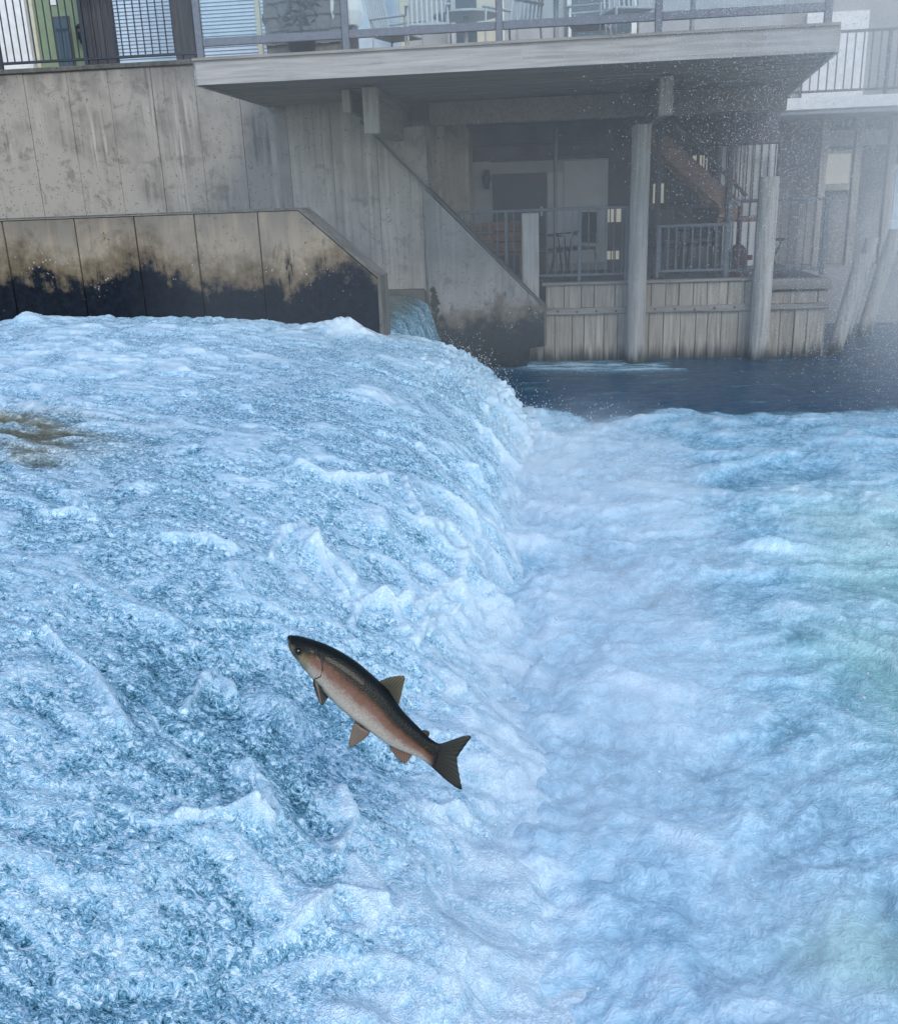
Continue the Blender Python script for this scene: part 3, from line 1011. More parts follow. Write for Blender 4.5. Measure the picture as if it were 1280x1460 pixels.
def table(loc, label):
    o = empty('patio_table', loc)
    tag(o, label, 'table', 'patio tables on the deck')
    n = 20
    b = MB(); b.tube([(0, 0, .71), (0, 0, .735)], .42, n, False); b.build('tabletop', M['palemetal'], o)
    b = MB(); b.tube([(0, 0, .03), (0, 0, .71)], .03, 8); b.build('leg', M['palemetal'], o)
    b = MB(); b.tube([(0, 0, 0), (0, 0, .03)], .25, 14, False); b.build('base', M['palemetal'], o)


table((-.05, 12.2, DZ1), 'round pale patio table on the deck before the cream post')
table((-1.2, 13.4, DZ1), 'round pale patio table half hidden behind the slatted chair')

chair((.75, 12.0, DZ1), R(20), 'pale metal patio chair farthest to the right on the deck, in the spray')
chair((.35, 12.9, DZ1), R(-100), 'pale metal patio chair turned sideways between the round table and the spray')
table((1.5, 12.3, DZ1), 'round pale patio table in the spray near the right end of the deck')

pa = empty('parasol', (-2.62, 12.6, DZ1))
tag(pa, 'folded white parasol standing on the deck before the blue window', 'parasol')
b = MB(); b.tube([(0, 0, 0), (0, 0, 2.7)], .022, 8); b.build('pole', M['palemetal'], pa)
b = MB()
n, v, f = 16, [], []
for i, (z, r) in enumerate(((.55, .16), (.7, .2), (1.2, .15), (1.9, .1), (2.6, .03))):
    for k in range(n):
        rr = r * (1 + (.28 if k % 2 else -.2))
        v.append((rr * math.cos(k * 6.2832 / n), rr * math.sin(k * 6.2832 / n), z))
for i in range(4):
    f += [(i * n + k, i * n + (k + 1) % n, (i + 1) * n + (k + 1) % n, (i + 1) * n + k) for k in range(n)]
b.add(v, f, False); b.build('canopy', M['cloth'], pa)
b = MB(); b.tube([(0, 0, 0), (0, 0, .06)], .24, 14, False); b.build('base', M['black'], pa)

# shingled bar hut on the left of the deck
hut = empty('shingled_hut', (-3.55, 12.4, DZ1))
tag(hut, 'small hut clad in rough grey shingles behind the glass at the left of the deck', 'hut')
b = MB(); b.box(0, .95, .02, 1.0, 0, 2.4); b.build('wall', M['shingle'], hut)
smeshes = []
for k in range(4):
    wv = .11 + .02 * k
    b = MB(); v = [(-wv / 2, 0, 0), (wv / 2, 0, 0), (wv / 2, .02, .19), (-wv / 2, .02, .19), (-wv / 2, -.016, 0), (wv / 2, -.016, 0), (wv / 2, .012, .19), (-wv / 2, .012, .19)]
    b.add(v, [(0, 1, 2, 3), (4, 5, 6, 7), (0, 1, 5, 4), (1, 2, 6, 5), (2, 3, 7, 6), (3, 0, 4, 7)])
    smeshes.append((wv, b.mesh('shingle', M['shingle'])))
for r_ in range(9):
    x = .0 + (r_ % 2) * .05
    while x < .93:
        wv, me = rnd.choice(smeshes)
        inst('shingle', me, hut, (x + wv / 2, rnd.uniform(-.004, .002), .35 + r_ * .155 + rnd.uniform(-.008, .008)))
        x += wv + .006
for s in (0, 1):
    b = MB(); b.box(-.03, .03, -.03, .03, 0, 2.4, .006); b.build('corner_post', M['cream'], hut, (-.06 + s * 1.06, -.03, 0))

# a lamp post/plant on the deck
plant = empty('potted_plant', (-2.98, 11.9, DZ1))
tag(plant, 'dark leafy potted plant beside the shingled hut', 'plant')
b = MB(); b.tube([(0, 0, 0), (0, 0, .3), (0, 0, .34)], [.12, .16, .17], 14); b.build('pot', M['black'], plant)
b = MB()
for k in range(150):
    c = Vector((rnd.gauss(0, .15), rnd.gauss(0, .12), rnd.uniform(.4, 1.25)))
    a = Vector((rnd.uniform(-1, 1), rnd.uniform(-1, 1), rnd.uniform(-.6, .6))).normalized() * .07
    n_ = a.cross(Vector((rnd.uniform(-1, 1), rnd.uniform(-1, 1), 1))).normalized() * .025
    b.add([c - a, c + n_, c + a, c - n_], [(0, 1, 2, 3)])
b.build('foliage', plain('dark_leaf', (.05, .06, .05), .5, .4, 20), plant)['kind'] = 'stuff'
b = MB(); b.tube([(0, 0, .3), (.02, .01, .8), (0, 0, 1.1)], .012, 6); b.build('stem', M['darkpost'], plant)

# ------------------------------------------------------------------ upper railing and posts on the wall at the left
railing('wall_railing', 'dark barred railing on top of the tall concrete wall', (-9.0, 13.48), (-4.75, 13.48), 4.15, 5.2, 41, (0, .33, .62, 1.0), M['metal'], None, .007, .05)
for x0, x1, lab in ((125, 166, 'wide dark timber post between the green wall and the pale blue siding'), (251, 281, 'dark timber post at the left end of the deck')):
    xa, xb = px_x(x0, 60, 13.75), px_x(x1, 60, 13.75)
    o = empty('timber_post', ((xa + xb) / 2, 13.75, 4.08)); tag(o, lab, 'post', 'dark posts behind the wall railing')
    hw = (xb - xa) / 2
    b = MB()
    for k in range(3):
        b.box(-hw + k * hw * 2 / 3 + .004, -hw + (k + 1) * hw * 2 / 3 - .004, -.06 + .006 * (k % 2), .06, 0, 3.6, .006)
    b.build('shaft', M['darkpost'], o)

# ------------------------------------------------------------------ the house
HY = 17.0
hs = empty('house', (-2, HY, 0))
tag(hs, 'large house above and behind the deck with green, pale blue and grey walls', 'house')


def hb(name, x0, x1, y0, y1, z0, z1, mat, c=.0, parent=hs):
    b = MB(); b.box(x0 + 2, x1 + 2, y0 - HY, y1 - HY, z0, z1, c)
    return b.build(name, mat, parent)


hb('wall', -14, 3.45, HY, HY + 6, 3.4, 9.6, M['greywall'])
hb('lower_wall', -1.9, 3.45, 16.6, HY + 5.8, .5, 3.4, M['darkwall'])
# left part, seen between the bars of the railing: stands forward at y = 15.2
LYH = 15.2
hb('wall', -14, -4.2, LYH, HY - .01, 3.9, 9.2, M['greywall'])
wx = lambda px: px_x(px, 60, LYH)
hb('white_wall', -12, wx(46), LYH - .06, LYH, 3.95, 7, M['white'])
dr = hb('green_door', wx(58), wx(132), LYH - .05, LYH, 3.95, 6.6, M['green'])
fr_ = hb('window_frame', wx(83), wx(107), LYH - .075, LYH - .052, on_y(95, 92, LYH).z - .3, on_y(95, 24, LYH).z, M['darkpost'], .004)
hb('pane', wx(86), wx(104), LYH - .085, LYH - .076, on_y(95, 90, LYH).z - .25, on_y(95, 27, LYH).z, M['glass'])
hb('door_frame', wx(52), wx(57.5), LYH - .08, LYH, 3.95, 6.7, M['cream'], .005)
hb('number_plate', wx(83), wx(91), LYH - .062, LYH - .05, on_y(87, 8, LYH).z, on_y(87, -4, LYH).z, M['white'], .003)
# pale blue lap siding
sid = hb('siding', wx(152), -4.21, LYH - .03, LYH, 3.95, 7, M['bluewhite'])
b = MB()
z = 3.95
while z < 6.9:
    x0, x1 = wx(152) + 2, -4.21 + 2
    b.add([(x0, LYH - HY - .03, z + .045), (x1, LYH - HY - .03, z + .045), (x1, LYH - HY - .046, z), (x0, LYH - HY - .046, z), (x0, LYH - HY - .03, z), (x1, LYH - HY - .03, z)],
          [(0, 1, 2, 3), (3, 2, 5, 4)])
    z += .05
b.build('lap_siding', M['bluewhite'], hs)['kind'] = 'stuff'
lm = empty('wall_lantern', (wx(122.5), LYH - .06, on_y(123, 52, LYH).z))
tag(lm, 'small black lantern on the green wall by the wide dark post', 'lantern')
b = MB(); b.box(-.05, .05, -.02, .01, -.1, .12, .006); b.build('bracket', M['black'], lm)
b = MB(); b.tube([(0, -.09, -.06), (0, -.09, .03), (0, -.09, .1)], [.04, .06, .045], 6, False); b.build('lamp_body', M['black'], lm)
b = MB(); b.tube([(0, -.09, .1), (0, -.09, .15)], [.065, .015], 6, False); b.build('cap', M['black'], lm)

# windows of the wall behind the deck
for (xa, xb, za, zb_) in ((-3.7, -2.45, 4.1, 6.4), (-1.75, -.9, 4.4, 6.4), (.1, 1.2, 4.4, 6.4)):
    f_ = hb('window', xa, xb, HY - .09, HY, za, zb_, M['white'], .01)
    hb('pane', xa + .08, xb - .08, HY - .105, HY - .088, za + .08, zb_ - .08, M['glass'] if xa > -2 else M['bluewhite'], 0, f_).location = (0, 0, 0)  # left pane's opaque pale blue stands in for reflected sky
for (px0, px1) in ((570, 584), (680, 706)):
    x0, x1 = px_x(px0, 20, 16.2), px_x(px1, 20, 16.2)
    o = empty('veranda_post', ((x0 + x1) / 2, 16.2, DZ1))
    tag(o, 'slim cream veranda post behind the patio chairs' if px0 < 600 else 'broader cream veranda post behind the round table', 'post', 'veranda posts')
    hw = (x1 - x0) / 2
    b = MB(); b.box(-hw, hw, -hw, hw, 0, 3.4, .01); b.build('shaft', M['cream'], o)
hb('veranda_beam', -3.6, 3.4, 16.0, 16.4, 7.16, 7.5, M['cream'], .01)

# lower storey under the deck
ly = 16.6
P = lambda px, py: on_y(px, py, ly)
hb('plaster_panel', P(672, 300).x, P(866, 300).x, ly - .05, ly, 1.06, P(800, 226).z, M['greywall'])
hb('trim', P(700, 300).x, P(866, 300).x, ly - .09, ly - .05, P(800, 226).z - .02, P(800, 226).z + .05, M['darkpost'], .008)
hb('pale_panel', P(804, 300).x, P(865, 300).x, ly - .075, ly - .052, P(835, 330).z - .5, P(835, 229).z, M['palegrey'])
hb('pale_panel', P(781, 300).x, P(802.5, 300).x, ly - .075, ly - .052, P(835, 330).z - .5, P(790, 246).z, M['palegrey'])
dd = hb('dark_door', P(703, 300).x, P(779, 300).x, ly - .07, ly - .052, 1.06, P(740, 247).z, M['black'])
hb('handle', P(772, 300).x - .02, P(772, 300).x + .02, ly - .12, ly - .07, 1.95, 2.1, M['palemetal'], .004, dd)
for (xa, ya, xb, yb) in ((862, 298, 885, 317), (865, 358, 882, 370)):
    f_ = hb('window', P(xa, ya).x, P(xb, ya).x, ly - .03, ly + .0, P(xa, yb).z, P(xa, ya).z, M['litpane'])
    for k in (1, 2):
        xm = P(xa, ya).x + (P(xb, ya).x - P(xa, ya).x) * k / 3
        hb('muntin', xm - .008, xm + .008, ly - .045, ly - .03, P(xa, yb).z, P(xa, ya).z, M['black'], 0, f_)
for (xa, ya, xb, yb) in ((987, 222, 1008, 256), (931, 262, 946, 290)):
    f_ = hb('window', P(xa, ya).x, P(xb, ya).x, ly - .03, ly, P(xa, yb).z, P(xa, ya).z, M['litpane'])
    for k in (1, 2):
        xm = P(xa, ya).x + (P(xb, ya).x - P(xa, ya).x) * k / 3
        hb('muntin', xm - .008, xm + .008, ly - .045, ly - .03, P(xa, yb).z, P(xa, ya).z, M['black'], 0, f_)
b = MB(); b.tube([(P(792, 300).x + 2, ly - HY - .09, 1.1), (P(792, 300).x + 2, ly - HY - .09, 3.3)], .03, 8); b.build('downpipe', M['greywall'], hs)
b = MB(); b.tube([(P(680, 200).x + 2, ly - HY - .08, 3.08), (P(862, 200).x + 2, ly - HY - .08, 3.06)], .014, 6); b.build('conduit', M['black'], hs)
hb('white_board_wall', P(1018, 300).x, 3.44, ly - .06, ly, 1.06, 2.95, M['palegrey'])
for k in range(9):
    x = P(1022, 300).x + k * .125
    if x < 3.3: hb('batten', x, x + .025, ly - .085, ly - .06, 1.06, 2.95, M['greywall'])
# concrete pier at the left under the deck, with a rounded top corner
pr = empty('concrete_pier', (-1.8, 15.8, 1)); tag(pr, 'grey concrete pier with a rounded top corner under the deck', 'pier')
xa, xb = px_x(600, 240, 15.8) + 1.8, px_x(668, 240, 15.8) + 1.8
zt = on_y(650, 172, 15.8).z - 1
poly = [(xa - .4, -.9), (xb, -.9)] + [(xb - .18 + .18 * math.cos(t), zt - .18 + .18 * math.sin(t)) for t in [k * math.pi / 16 for k in range(9)]] + [(xa - .4, zt)]
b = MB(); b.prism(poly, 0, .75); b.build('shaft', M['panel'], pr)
sc_ = empty('wall_sconce', (on_y(694, 255, 16.5).x, 16.5, on_y(694, 255, 16.5).z)); tag(sc_, 'dark wall lamp beside the dark door under the deck', 'wall lamp')
b = MB(); b.box(-.04, .04, -.02, .06, -.16, .14, .01); b.build('bracket', M['black'], sc_)
b = MB(); b.tube([(0, -.08, -.16), (0, -.1, .0), (0, -.06, .12)], [.03, .075, .05], 10); b.build('lamp_shade', M['black'], sc_)

# things on the terrace
bn = empty('bench', (-.95, 14.9, 1.06)); tag(bn, 'brown slatted wooden bench behind the railing, beside the squared post', 'bench')
for k in range(3):
    b = MB(); b.box(-.42, .42, .18, .21, .42 + k * .15, .55 + k * .15, .008); b.build('slat', M['benchwood'], bn)
for k in range(3):
    b = MB(); b.box(-.42, .42, -.22 + k * .13, -.11 + k * .13, .38, .41, .006); b.build('seat_slat', M['benchwood'], bn)
for sx in (-1, 1):
    for yy in (-.2, .19):
        b = MB(); b.box(sx * .38 - .03, sx * .38 + .03, yy - .03, yy + .03, 0, .38 if yy < 0 else .84, .006); b.build('leg', M['benchwood'], bn)


def black_chair(x, y, rz, label):
    o = empty('terrace_chair', (x, y, 1.06), rz); tag(o, label, 'chair', 'dark chairs on the lower terrace')
    b = MB(); b.box(-.24, .24, -.24, .24, .41, .45, .01); b.build('seat', M['black'], o)
    b = MB(); b.prism([(-.23, .5), (.23, .5), (.2, .95), (-.2, .95)], .25, .28); b.build('backrest', M['black'], o)
    for sx in (-1, 1):
        for sy in (-1, 1):
            b = MB(); b.tube([(sx * .26, sy * .27, 0), (sx * .22, sy * .22, .42)], .014, 6); b.build('leg', M['black'], o)
        b = MB(); b.tube([(sx * .25, -.22, .45), (sx * .26, -.2, .64), (sx * .25, .26, .66)], .014, 6); b.build('armrest', M['black'], o)


black_chair(-.18, 14.7, R(100), 'dark terrace chair turned sideways, right of the squared post')
black_chair(.22, 15.1, R(-60), 'dark terrace chair turned to the right, in front of the pale panel')
black_chair(1.55, 14.9, R(10), 'dark terrace chair behind the barred gate, nearer the tall pile')
black_chair(2.12, 15.3, R(-20), 'dark terrace chair behind the barred gate, nearer the red standpipe')
tb = empty('terrace_table', (1.85, 14.6, 1.06)); tag(tb, 'square dark table behind the barred gate', 'table')
b = MB(); b.box(-.4, .4, -.3, .3, .68, .72, .01); b.build('tabletop', M['black'], tb)
for sx in (-1, 1):
    for sy in (-1, 1):
        b = MB(); b.box(sx * .35 - .02, sx * .35 + .02, sy * .25 - .02, sy * .25 + .02, 0, .68); b.build('leg', M['black'], tb)

sp = empty('standpipe', (2.49, 14.2, 1.06)); tag(sp, 'faded red standpipe with a bulbous pump base on the terrace', 'standpipe')
b = MB(); b.tube([(0, 0, .42), (0, 0, .98)], .035, 10); b.build('pipe', M['red'], sp)
b = MB(); b.tube([(0, 0, 0), (0, 0, .03), (0, 0, .1), (0, 0, .2), (0, 0, .32), (0, 0, .42), (0, 0, .46)], [.15, .15, .1, .12, .14, .1, .05], 16); b.build('pump_body', M['red'], sp)
b = MB(); b.tube([(-.2, 0, .28), (.2, 0, .28)], .035, 8); b.build('outlet', M['red'], sp)
tr_ = empty('trestle_stand', (2.98, 14.2, 1.06)); tag(tr_, 'small dark folding stand behind the shorter pile', 'stand')
b = MB(); b.box(-.13, .13, -.1, .1, .5, .53, .005); b.build('top', M['black'], tr_)
for sx in (-1, 1):
    b = MB(); b.bar((sx * -.11, -.05 * sx, 0), (sx * .11, .05 * sx, .5), .025, .02); b.build('leg', M['black'], tr_)

# stairs rising to the left from the terrace to the deck
st = empty('staircase', (2.75, 15.0, 1.06))
tag(st, 'brown timber staircase with dark railing rising to the deck behind the tall pile', 'staircase')
p_lo, p_hi = Vector((2.60 - 2.75, 0, .92)), Vector((1.0 - 2.75, 0, 2.30))
d = p_hi - p_lo
for yy in (0, .95):
    b = MB(); up_ = Vector((0, 0, .18))
    q = [p_lo - up_, p_hi - up_, p_hi + up_ * .8, p_lo + up_ * .8]
    b.add([(p.x, yy, p.z) for p in q] + [(p.x, yy + .05, p.z) for p in q], [(0, 1, 2, 3), (4, 5, 6, 7), (0, 1, 5, 4), (1, 2, 6, 5), (2, 3, 7, 6), (3, 0, 4, 7)])
    b.build('stringer', M['stair'], st)
for k in range(8):
    p = p_lo + d * ((k + .5) / 8)
    b = MB(); b.box(p.x - .13, p.x + .13, .055, .945, p.z + .02, p.z + .06, .006); b.build('tread', M['stair'], st)
b = MB(); b.box(-.45, .35, 0, 1.0, .74, .80, .01); b.build('landing', M['stair'], st)
for sx in (-.4, .3):
    b = MB(); b.box(sx - .05, sx + .05, .02, .12, 0, .74, .01); b.build('landing_post', M['darkpost'], st)
b = MB(); b.bar((p_lo.x + .1, -.03, p_lo.z + .18), (p_hi.x, -.03, p_hi.z + .52), .05, .05); b.build('handrail', M['metal'], st)
for k in range(14):
    p = p_lo + d * ((k + .5) / 14)
    b = MB(); b.bar((p.x, -.03, p.z + .1), (p.x, -.03, p.z + .17 + .30), .012, .012); b.build('baluster', M['metal'], st)
for x in (-.30, -1.32):
    b = MB(); b.box(x - .04, x + .04, -.07, -.015, -.0, 2.4, .006); b.build('newel_post', M['darkpost'], st)
railing('landing_railing', 'tall dark barred railing across the pale boarded wall behind the stairs', (1.7, 16.3), (3.4, 16.3), 2.0, 2.95, 16, (0, .45, 1), M['metal'], None, .009)

# ------------------------------------------------------------------ the far house in the mist at the right
fh = empty('misty_house', (5, 19.0, 0))
tag(fh, 'pale grey house with a balcony seen through the mist at the right', 'house')


def fb(name, x0, x1, y0, y1, z0, z1, mat, c=0.0, parent=fh):
    b = MB(); b.box(x0 - 5, x1 - 5, y0 - 19, y1 - 19, z0, z1, c)
    return b.build(name, mat, parent)


fb('wall', 3.5, 12, 18.2, 24, -.9, 8.5, M['farwall'])
fb('balcony', 3.5, 12, 16.9, 18.2, 3.35, 3.55, M['palegrey'], .02)
fb('balcony_edge', 3.48, 12, 16.84, 16.9, 3.42, 3.60, M['white'], .01)
Q = lambda px, py: on_y(px, py, 18.2)
fb('white_wall', Q(1145, 80).x, Q(1232, 80).x, 18.12, 18.2, 3.6, 5.0, M['white'])
fb('beam', Q(1170, 190).x, 12, 18.05, 18.2, Q(1170, 210).z, Q(1170, 188).z, M['palegrey'], .01)
f_ = fb('window', Q(1168, 250).x, Q(1212, 250).x, 18.1, 18.2, Q(1190, 272).z, Q(1190, 214).z, M['cream'], .01)
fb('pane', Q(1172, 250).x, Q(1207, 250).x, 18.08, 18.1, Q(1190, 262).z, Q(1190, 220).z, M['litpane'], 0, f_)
f_ = fb('window', Q(1264, 300).x, Q(1300, 300).x, 18.1, 18.2, Q(1270, 356).z, Q(1270, 235).z, M['white'], .01)
for k in range(3):
    za = Q(1270, 350).z + k * (Q(1270, 240).z - Q(1270, 350).z) / 3
    fb('pane', Q(1268, 300).x, Q(1296, 300).x, 18.08, 18.1, za + .02, za + (Q(1270, 240).z - Q(1270, 350).z) / 3 - .02, M['bluewhite'], 0, f_)
for k in range(3):
    x = 4.35 + k * .55
    fb('brace', x, x + .12, 17.6, 17.75, -.9, 3.34, M['girder'], .01)
fb('quay', 3.72, 12, 17.2, 18.19, -.9, .95, M['farwall'])
railing('balcony_railing', 'thin dark balcony railing on the misty house', (3.6, 16.9), (9.5, 16.9), 3.60, 4.55, 46, (0, .25, .5, .75, 1), M['metal'], None, .009)


# ------------------------------------------------------------------ the salmon
def fish_material():
    g = NG('salmon_skin')
    u, v = g.attr('u'), g.attr('v')
    P = g.coord('Object')
    n = g.noise(P, 45, 4, .6)
    nb_ = g.noise(P, 160, 3, .6)
    vv = g.math('ADD', v, g.math('MULTIPLY', g.math('SUBTRACT', n, .5), .28))
    vv = g.math('ADD', vv, g.math('MULTIPLY', g.math('SUBTRACT', nb_, .5), .22))
    vv = g.math('ADD', vv, g.math('MULTIPLY', g.step(u, .55, .95), .32))
    t = g.math('MULTIPLY_ADD', vv, .5, .5)
    c = g.ramp(t, [(.0, (.34, .27, .17)), (.10, (.46, .42, .35)), (.30, (.33, .285, .24)), (.43, (.19, .112, .085)), (.57, (.13, .062, .040)), (.64, (.05, .028, .016)), (.70, (.006, .009, .007)), (1.0, (.003, .006, .006))])
    head = g.ramp(t, [(.0, (.27, .24, .16)), (.35, (.22, .185, .11)), (.50, (.13, .10, .05)), (.60, (.035, .032, .02)), (.68, (.008, .011, .01)), (1, (.005, .008, .008))])
    c = g.mix(g.math('SUBTRACT', 1.0, g.step(u, .275, .315)), c, head)
    c = g.mix(g.step(u, .84, .99), c, (.012, .012, .016))
    ex, ey, ez = g.sep(P)
    ed = g.math('POWER', g.math('ADD', g.math('POWER', g.math('ADD', ex, .204), 2.0), g.math('POWER', g.math('SUBTRACT', ez, .168), 2.0)), .5)
    c = g.mix(g.math('MULTIPLY', g.math('SUBTRACT', 1.0, g.step(ed, .008, .022)), .85), c, (.008, .009, .008))
    sp_ = g.math('MULTIPLY', g.math('LESS_THAN', g.voro(P, 95), .26), g.step(v, .25, .5))
    c = g.mix(g.math('MULTIPLY', sp_, .7), c, (.004, .005, .005))
    # gold flecks along the lateral line
    fl_ = g.math('MULTIPLY', g.step(nb_, .58, .7), g.math('MULTIPLY', g.step(v, -.1, .15), g.math('SUBTRACT', 1.0, g.step(v, .25, .42))))
    c = g.mix(g.math('MULTIPLY', fl_, .35), c, (.30, .20, .10))
    sc = g.voro(g.coord('Object', (1, 1, 1)), 230)
    c = g.mix(g.math('MULTIPLY', g.step(sc, .25, .7), .22), c, (.01, .011, .012), 'MIX')
    g.bsdf(c, .30, g.bump(g.math('ADD', sc, g.math('MULTIPLY', n, .3)),   .28, .003), IOR=1.4, Specular_IOR_Level=.13, Coat_Weight=.06, Coat_Roughness=.05)
    return g.m


def fin_material(name, a, bcol):
    g = NG(name)
    ry = g.attr('ray'); tp = g.attr('tip')
    n = g.noise(g.coord('Object'), 70, 3)
    c = g.mix(g.math('ADD', g.math('MULTIPLY', tp, .8), g.math('MULTIPLY', g.math('SUBTRACT', n, .5), .4), clamp=True), a, bcol)
    c = g.mix(g.math('MULTIPLY', ry, .7), c, tuple(k * .25 for k in a))
    p = g.n('ShaderNodeBsdfPrincipled')
    g.put(p.inputs['Base Color'], c); p.inputs['Roughness'].default_value = .35
    tr = g.n('ShaderNodeBsdfTranslucent'); g.put(tr.inputs[0], c)
    mx = g.n('ShaderNodeMixShader'); mx.inputs[0].default_value = .45
    g.put(mx.inputs[1], p.outputs[0]); g.put(mx.inputs[2], tr.outputs[0])
    return g.fin(mx.outputs[0])


def build_salmon():
    S = .62 / 1245                       # metres per drawing unit
    ctr = EYE + ray(530, 1010) * 2.69
    root = empty('salmon')
    fwd = fw.copy()
    rm = Matrix.Identity(4)
    for i in range(3):                   # local x right, y away, z up in the plane of the leaping fish
        rm[i][0], rm[i][1], rm[i][2], rm[i][3] = CR[i], fwd[i], CU[i], ctr[i]
    root.matrix_world = rm
    tag(root, 'leaping salmon with dark green back, rosy side and silver belly, in mid-air before the falls', 'fish')
    L = lambda p: np.array([(p[0] - 600) * S, -(p[1] - 520) * S])
    st_ = [((121, 109), (121, 124)), ((127, 103), (122, 150)), ((144, 101), (132, 182)), ((142, 102), (146, 208)), ((170, 104), (164, 232)), ((202, 110), (186, 256)), ((242, 121), (206, 284)), ((300, 140), (238, 324)), ((345, 157), (262, 350)),
           ((400, 184), (304, 394)), ((450, 212), (350, 449)), ((520, 258), (418, 517)), ((585, 313), (492, 581)), ((650, 370), (565, 633)),
           ((715, 447), (632, 683)), ((775, 532), (702, 731)), ((830, 590), (770, 761)), ((885, 645), (832, 785)), ((930, 690), (880, 807)), ((962, 712), (915, 833)), ((985, 722), (938, 853)), ((1000, 735), (958, 846))]
    up_ = np.array([L(a) for a, _ in st_]); lo_ = np.array([L(c) for _, c in st_])
    tt = np.concatenate([[0, .015, .05], np.linspace(.105, 1, len(st_) - 3)]); ts = np.linspace(0, 1, 90)

    def sm(a):
        out = np.stack([np.interp(ts, tt, a[:, k]) for k in range(2)], 1)
        for _ in range(2):
            out[1:-1] = .25 * out[:-2] + .5 * out[1:-1] + .25 * out[2:]
        return out
    U_, L_ = sm(up_), sm(lo_)
    th_ = np.interp(ts, [0, .04, .12, .25, .38, .55, .7, .82, .92, 1], [.006, .013, .026, .035, .041, .040, .030, .019, .011, .006])
    n = 40
    V, A, B = [], [], []
    for i in range(len(ts)):
        c = (U_[i] + L_[i]) / 2; h = (U_[i] - L_[i]) / 2
        gill = 1.0 + .045 * (1 - sstep(np.array(ts[i]), .285, .30)) * sstep(np.array(ts[i]), .10, .25)
        for k in range(n):
            a = 2 * math.pi * k / n
            sv, cv = math.sin(a), math.cos(a)
            wv = math.copysign(abs(cv) ** .85, cv)
            hv = math.copysign(abs(sv) ** 1.0, sv)
            V.append((c[0] + h[0] * hv, th_[i] * wv * gill, c[1] + h[1] * hv))
            A.append(ts[i]); B.append(hv)
    F_ = []
    for i in range(len(ts) - 1):
        for k in range(n):
            F_.append((i * n + k, i * n + (k + 1) % n, (i + 1) * n + (k + 1) % n, (i + 1) * n + k))
    F_.append(tuple(range(n - 1, -1, -1))); F_.append(tuple((len(ts) - 1) * n + k for k in range(n)))
    b = MB(); b.add(V, F_, True)
    skin = fish_material()
    body = b.build('body', skin, root)
    for nm, arr in (('u', A), ('v', B)):
        at = body.data.attributes.new(nm, 'FLOAT', 'POINT'); at.data.foreach_set('value', arr)

    def surf(p, off=0.0, side=-1):
        """point on the flank of the body at drawing position p"""
        q = L(p)
        best = None
        for i in range(len(ts)):
            c = (U_[i] + L_[i]) / 2; h = (U_[i] - L_[i]) / 2
            hv = float(np.dot(q - c, h) / max(np.dot(h, h), 1e-9))
            dd_ = float(np.linalg.norm(q - (c + h * hv)))
            if best is None or dd_ < best[0]: best = (dd_, i, hv)
        _, i, hv = best
        hv = max(-.98, min(.98, hv))
        gill = 1.0 + .045 * (1 - float(sstep(np.array(ts[i]), .285, .30))) * float(sstep(np.array(ts[i]), .10, .25))
        return Vector((q[0], side * (th_[i] * gill * (1 - hv * hv) ** .42 + off), q[1]))

    def put_uv(ob):
        ua, va = [], []
        for vt in ob.data.vertices:
            q = np.array([vt.co.x, vt.co.z]); best = None
            for i in range(len(ts)):
                c = (U_[i] + L_[i]) / 2; h = (U_[i] - L_[i]) / 2
                hv = float(np.dot(q - c, h) / max(np.dot(h, h), 1e-9))
                dd_ = float(np.linalg.norm(q - (c + h * hv)))
                if best is None or dd_ < best[0]: best = (dd_, ts[i], hv)
            ua.append(best[1]); va.append(best[2])
        for nm, arr in (('u', ua), ('v', va)):
            at = ob.data.attributes.new(nm, 'FLOAT', 'POINT'); at.data.foreach_set('value', arr)

    # gill cover plates
    cov = [(212, 232), (228, 205), (262, 190), (300, 205), (322, 240), (326, 285), (312, 322), (285, 335), (262, 322), (238, 290), (218, 262)]
    for s in (-1, 1):
        b = MB(); cx = (272, 265)
        ring0 = [surf(p, .0005, s) for p in cov]
        ring1 = [surf((cx[0] + (p[0] - cx[0]) * .86, cx[1] + (p[1] - cx[1]) * .86), .0022, s) for p in cov]
        ring2 = [surf((cx[0] + (p[0] - cx[0]) * .45, cx[1] + (p[1] - cx[1]) * .45), .0026, s) for p in cov]
        N = len(cov)
        f = [(k, (k + 1) % N, N + (k + 1) % N, N + k) for k in range(N)] + [(N + k, N + (k + 1) % N, 2 * N + (k + 1) % N, 2 * N + k) for k in range(N)] + [(2 * N + k, 2 * N + (k + 1) % N, 3 * N) for k in range(N)]
        b.add(ring0 + ring1 + ring2 + [surf(cx, .0027, s)], f, True)
        gc = b.build('gill_cover', skin, root)
        put_uv(gc)
        # cheek crease in front of it and edge of the gill opening
        b = MB(); b.tube([surf(p, .0004, s) for p in [(268, 192), (280, 230), (278, 275), (255, 312)]], .0013, 5)
        b.build('cheek_crease', M['black'], root)
        b = MB(); b.tube([surf(p, .0006, s) for p in [(300, 196), (326, 232), (331, 285), (318, 326), (284, 343)]], .0017, 5)
        b.build('gill_slit', M['black'], root)
        # mouth
        b = MB(); b.tube([surf(p, .0004, s) for p in [(124, 138), (138, 168), (158, 198), (182, 222), (200, 230)]], [.0012, .0015, .0018, .0018, .001], 6)
        b.build('mouth', M['black'], root)
        b = MB(); b.tube([surf(p, .0012, s) for p in [(132, 140), (148, 168), (168, 194), (192, 214)]], [.0012, .0022, .0024, .001], 6)
        b.build('jaw_plate', skin if False else plain('jaw_skin', (.07, .06, .035), .4, .3, 60), root)
        # eye
        e = surf((190, 184), -.0035, s)
